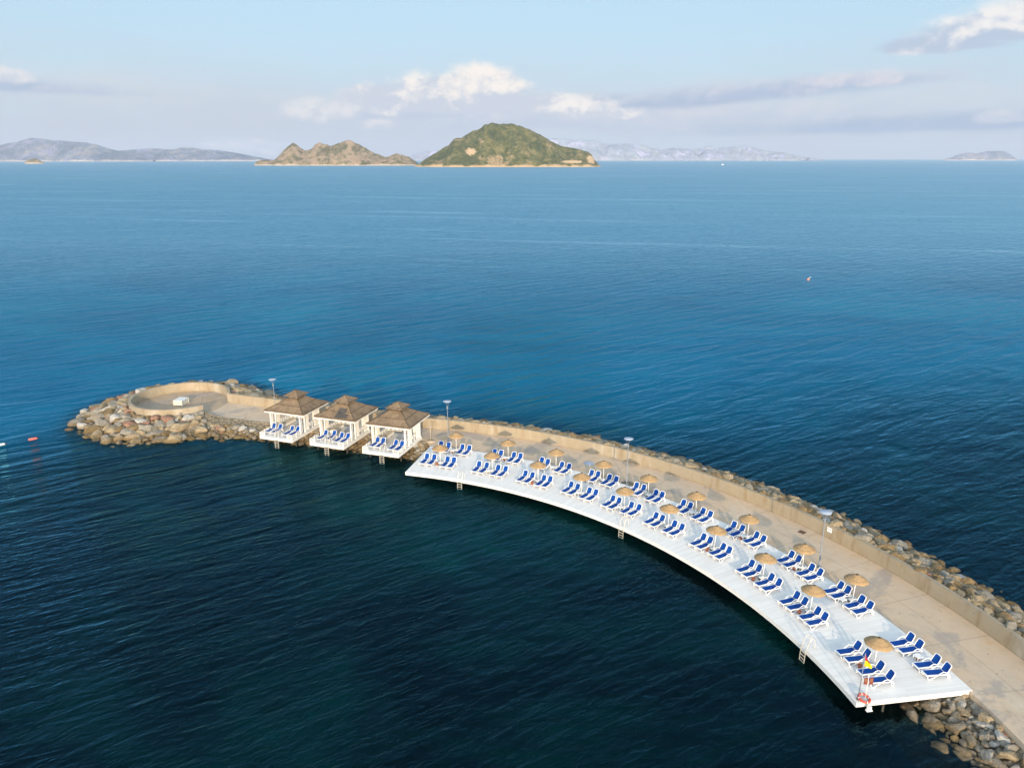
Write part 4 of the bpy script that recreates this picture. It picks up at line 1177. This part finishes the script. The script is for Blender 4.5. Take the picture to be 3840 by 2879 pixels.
# ------------------------------------------------------------------ islands and far coasts
def landmat(name, green, olive, rock, pale, veg=.5, shore=9, sc=1.0, scar=None, dark=None):
    m, nt, out = new_mat(name); g = G(nt); p = g.pos()
    big = g.noise(p, .010*sc, 5, .6, .6); mid = g.noise(p, .045*sc, 6, .68); dot = g.noise(p, .16*sc, 4, .75); v = g.voro(p, .11*sc)
    x, y, z = g.sep(p)
    c = g.mix(g.mr(mid, .32, .58), green, olive)
    c = g.mix(g.m('MULTIPLY', g.mr(g.noise(p, .021*sc, 5, .7, .8), .50, .64), .75), c, (olive[0]*1.9, olive[1]*1.55, olive[2]*1.9))
    c = g.mix(g.mr(dot, .46, .66, 0, .55), c, tuple(q_*.55 for q_ in green))
    c = g.mix(g.mr(big, .36, .50, .45, 0), c, tuple(q_*.6 for q_ in green))
    t = g.m('ADD', g.m('MULTIPLY', big, .9), g.m('ADD', g.m('MULTIPLY', mid, .7), g.m('MULTIPLY', dot, .35)))
    sv = g.voro(p, .15*sc); sv2 = g.voro(p, .33*sc)
    shr = g.m('MAXIMUM', g.mr(sv, .20, .42, 1, 0), g.m('MULTIPLY', g.mr(sv2, .2, .4, 1, 0), .7))
    shk = 1.0 if sc > .5 else .15
    c = g.mix(g.m('MULTIPLY', shr, g.mr(mid, .36, .62, .55*shk, .18*shk)), c, tuple(q_*.42 for q_ in green))
    rk = g.mr(t, 1.08-veg*.18+.06, 1.20-veg*.18+.10)
    rc = g.mix(g.mr(dot, .4, .65), tuple(q_*.72 for q_ in rock), rock)
    rc = g.mix(g.m('MULTIPLY', shr, .55*shk), rc, tuple(q_*.8 for q_ in green))
    c = g.mix(rk, c, rc)
    zz = g.m('SUBTRACT', z, g.m('MULTIPLY', g.m('SUBTRACT', g.noise(p, .03*sc, 5, .7), .5), shore*4.6))
    c = g.mix(g.mr(zz, shore*.35, shore*1.25, .92, 0), c, g.mix(dot, tuple(q_*.75 for q_ in pale), pale))
    if scar:
        for (sx_, sz_, w_, h_) in scar:
            u_ = g.m('DIVIDE', g.m('SUBTRACT', x, sx_), w_); v_ = g.m('DIVIDE', g.m('SUBTRACT', z, sz_), h_)
            q_ = g.m('ADD', g.m('SQRT', g.m('ADD', g.m('MULTIPLY', u_, u_), g.m('MULTIPLY', v_, v_))), g.m('MULTIPLY', g.m('SUBTRACT', g.m('ADD', mid, dot), 1.0), 2.0))
            c = g.mix(g.mr(q_, .85, 1.0, .95, 0), c, pale)
    g.bsdf(out, c, .95, g.bump(g.m('ADD', g.m('MULTIPLY', mid, 6/sc), g.m('MULTIPLY', dot, 3/sc)), 1.0, 1.0), spec=.1)
    return m
def island(name, prof, Yr, W, mat, label=None, nu=220, nv=44, rough=1.0, seed=0.0, gul=1.0):
    xs = np.array([a for a, b in prof], float); hs = np.array([b for a, b in prof], float)
    U = np.linspace(xs[0], xs[-1], nu); Hh = np.interp(U, xs, hs)
    k = max(3, nu//30); Hs = np.convolve(np.pad(Hh, k, 'edge'), np.ones(2*k+1)/(2*k+1), 'valid')
    hm = hs.max(); rows = []
    for j in range(nv+1):
        v = j/nv; row = []
        for i in range(nu):
            tp = .18+.82*min(1, (Hs[i]/(.55*hm)))**.7
            s_ = 1-abs(2*v-1)
            wob = 1+.25*mnoise.noise((U[i]*.012, seed, 3.3))
            y = Yr+(2*v-1)*W*tp*(wob if v < .5 else 1)
            shp = s_**(.92+.25*mnoise.noise((U[i]*.01, seed, 9.1)))
            gl_ = mnoise.fractal((U[i]*.011, y*.004, seed), 1.0, 2.0, 5)
            fn = mnoise.fractal((U[i]*.05, y*.05, seed+7), .9, 2.1, 4)
            z = Hh[i]*shp
            ridge_ = math.sin(PI*min(1, s_*1.02))
            z += gul*hm*.11*gl_*ridge_ + rough*hm*.020*fn*min(1, s_*6)
            shore_ = min(1, s_*14)
            z = z*shore_ + 5.0*shore_*(1-s_)*min(1, Hh[i]/15) - 2.0*(1-shore_) - (2.5 if s_ <= 0 else 0)
            row.append((U[i], y, z))
        rows.append(row)
    mb = MB(); mb.strip(rows, 0, True); o = mb.build(name, mat, fix=False)
    tag(o, label, kind='structure'); return o
big = [(-408, 0), (-385, 11.3), (-347, 36.5), (-306, 59.7), (-260, 86.3), (-237, 110.0), (-219, 113.6), (-204, 114.6), (-185, 126.2), (-159, 139.3), (-126, 151.5), (-111, 164.8), (-85, 170.1), (-55, 168.0), (-26, 166.2), (0, 168.3), (15, 163.8), (55, 152.2), (70, 148.0), (100, 132.2), (118, 125.2), (152, 105.8), (190, 86.3), (216, 79.2), (242, 75.7), (279, 66.8), (313, 57.9), (328, 49.0), (340, 31.1), (352, 16.7), (367, 0)]
left = [(-1239, 0), (-1228, 14), (-1198, 18.0), (-1148, 24.2), (-1123, 45.3), (-1095, 72.4), (-1070, 94.0), (-1052, 106.5), (-1032, 95.8), (-1015, 81.4), (-999, 66.2), (-970, 72.4), (-958, 79.6), (-950, 90.4), (-922, 108.3), (-912, 97.6), (-889, 94.0), (-873, 88.6), (-852, 95.8), (-829, 103.0), (-809, 111.9), (-790, 116.6), (-771, 115.5), (-753, 104.7), (-731, 92.9), (-709, 83.2), (-680, 67.0), (-643, 50.7), (-613, 38.0), (-590, 41.6), (-575, 49.6), (-552, 54.3), (-530, 48.9), (-507, 39.8), (-485, 30.8), (-463, 16.2), (-445, 0)]
islet = [(-3033, 0), (-3026, 2.7), (-3014, 19.2), (-2987, 27.8), (-2956, 30.0), (-2929, 15.6), (-2913, 1.9), (-2905, 0)]
farleft = [(-6900, 0), (-6500, 60), (-6000, 80), (-5726, 89.9), (-5478, 124.5), (-5296, 130.2), (-5111, 153.2), (-5035, 172.7), (-4949, 184.2), (-4860, 207.1), (-4798, 222.0), (-4714, 220.8), (-4621, 204.8), (-4478, 195.7), (-4336, 184.2), (-4240, 179.6), (-4147, 159.0), (-4055, 130.2), (-3939, 101.5), (-3847, 72.6), (-3743, 37.9), (-3650, 11.2), (-3620, 0)]
farleft2 = [(-4700, 0), (-4614, 19.3), (-4410, 75.4), (-4236, 106.4), (-4079, 116.3), (-3883, 131.2), (-3716, 121.3), (-3625, 121.3), (-3558, 139.8), (-3429, 137.4), (-3301, 118.8), (-3172, 112.6), (-3045, 96.5), (-2917, 75.4), (-2790, 50.5), (-2675, 29.3), (-2560, 4.4), (-2530, 0)]
farright = [(-1450, 0), (-1349, 22.8), (-1197, 80.5), (-970, 123.6), (-759, 145.1), (-519, 180.9), (-219, 209.5), (155, 250), (529, 262), (619, 259.4), (829, 245.1), (1038, 238.0), (1129, 202.3), (1249, 195.2), (1429, 202.3), (1609, 188.0), (1731, 152.3), (1852, 123.6), (2001, 152.3), (2257, 130.8), (2331, 145.1), (2434, 180.9), (2541, 145.1), (2705, 166.6), (2929, 173.7), (3158, 123.6), (3387, 94.9), (3541, 58.9), (3770, 22.8), (3850, 0)]
rightisl = [(5780, 0), (5802, 15), (5844, 27.4), (5905, 42.4), (5958, 69.7), (6040, 86.8), (6110, 97.0), (6160, 97.0), (6239, 88.8), (6287, 100.4), (6356, 114.0), (6440, 119.4), (6532, 120.8), (6590, 117.4), (6628, 100.4), (6683, 76.5), (6731, 45.9), (6763, 0)]
mg = landmat('green_island', (.040, .058, .014), (.115, .116, .032), (.36, .26, .145), (.52, .37, .22), .70, 8, 1.0, scar=[(-165, 58, 22, 13), (322, 30, 20, 17), (240, 20, 44, 6)])
ml = landmat('rocky_island', (.090, .094, .038), (.21, .178, .10), (.39, .285, .195), (.52, .42, .31), 1.35, 6, 1.0)
mf = landmat('far_coast', (.125, .165, .235), (.17, .20, .25), (.34, .32, .33), (.56, .49, .45), .75, 14, .30)  # hill colours paled and blued, painting in part of the haze
mc = landmat('far_cliffs', (.305, .35, .43), (.32, .36, .43), (.365, .38, .43), (.43, .43, .45), .9, 8, .22)  # colours lifted close to the sky's, with haze painted into the land
island('island', big, 3274, 170, mg, nu=360, nv=70, seed=1.7, rough=.8, gul=1.25)
island('rocky_island', left, 3829, 130, ml, nu=300, nv=50, seed=5.1, rough=1.8, gul=1.2)
island('islet', islet, 4925, 30, ml, nu=60, nv=20, seed=9.4)
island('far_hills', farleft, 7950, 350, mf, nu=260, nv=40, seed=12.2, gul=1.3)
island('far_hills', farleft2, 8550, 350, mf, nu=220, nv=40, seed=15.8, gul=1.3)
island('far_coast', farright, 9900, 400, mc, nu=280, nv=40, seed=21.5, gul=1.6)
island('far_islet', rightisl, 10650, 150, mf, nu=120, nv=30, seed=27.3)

# ------------------------------------------------------------------ air
m, nt, out = new_mat('sea_haze'); g = G(nt)
pv = g.n('ShaderNodeVolumePrincipled'); pv.inputs['Color'].default_value = (.66, .78, 1.0, 1); pv.inputs['Density'].default_value = 5.0e-5; pv.inputs['Anisotropy'].default_value = 0.0
nt.links.new(pv.outputs[0], out.inputs['Volume'])
hz = MB().box((0, 6400, 147), (31400, 19200, 306)).build('haze', m)
tag(hz, 'thin pale sea haze over the whole bay', 'haze', kind='stuff')
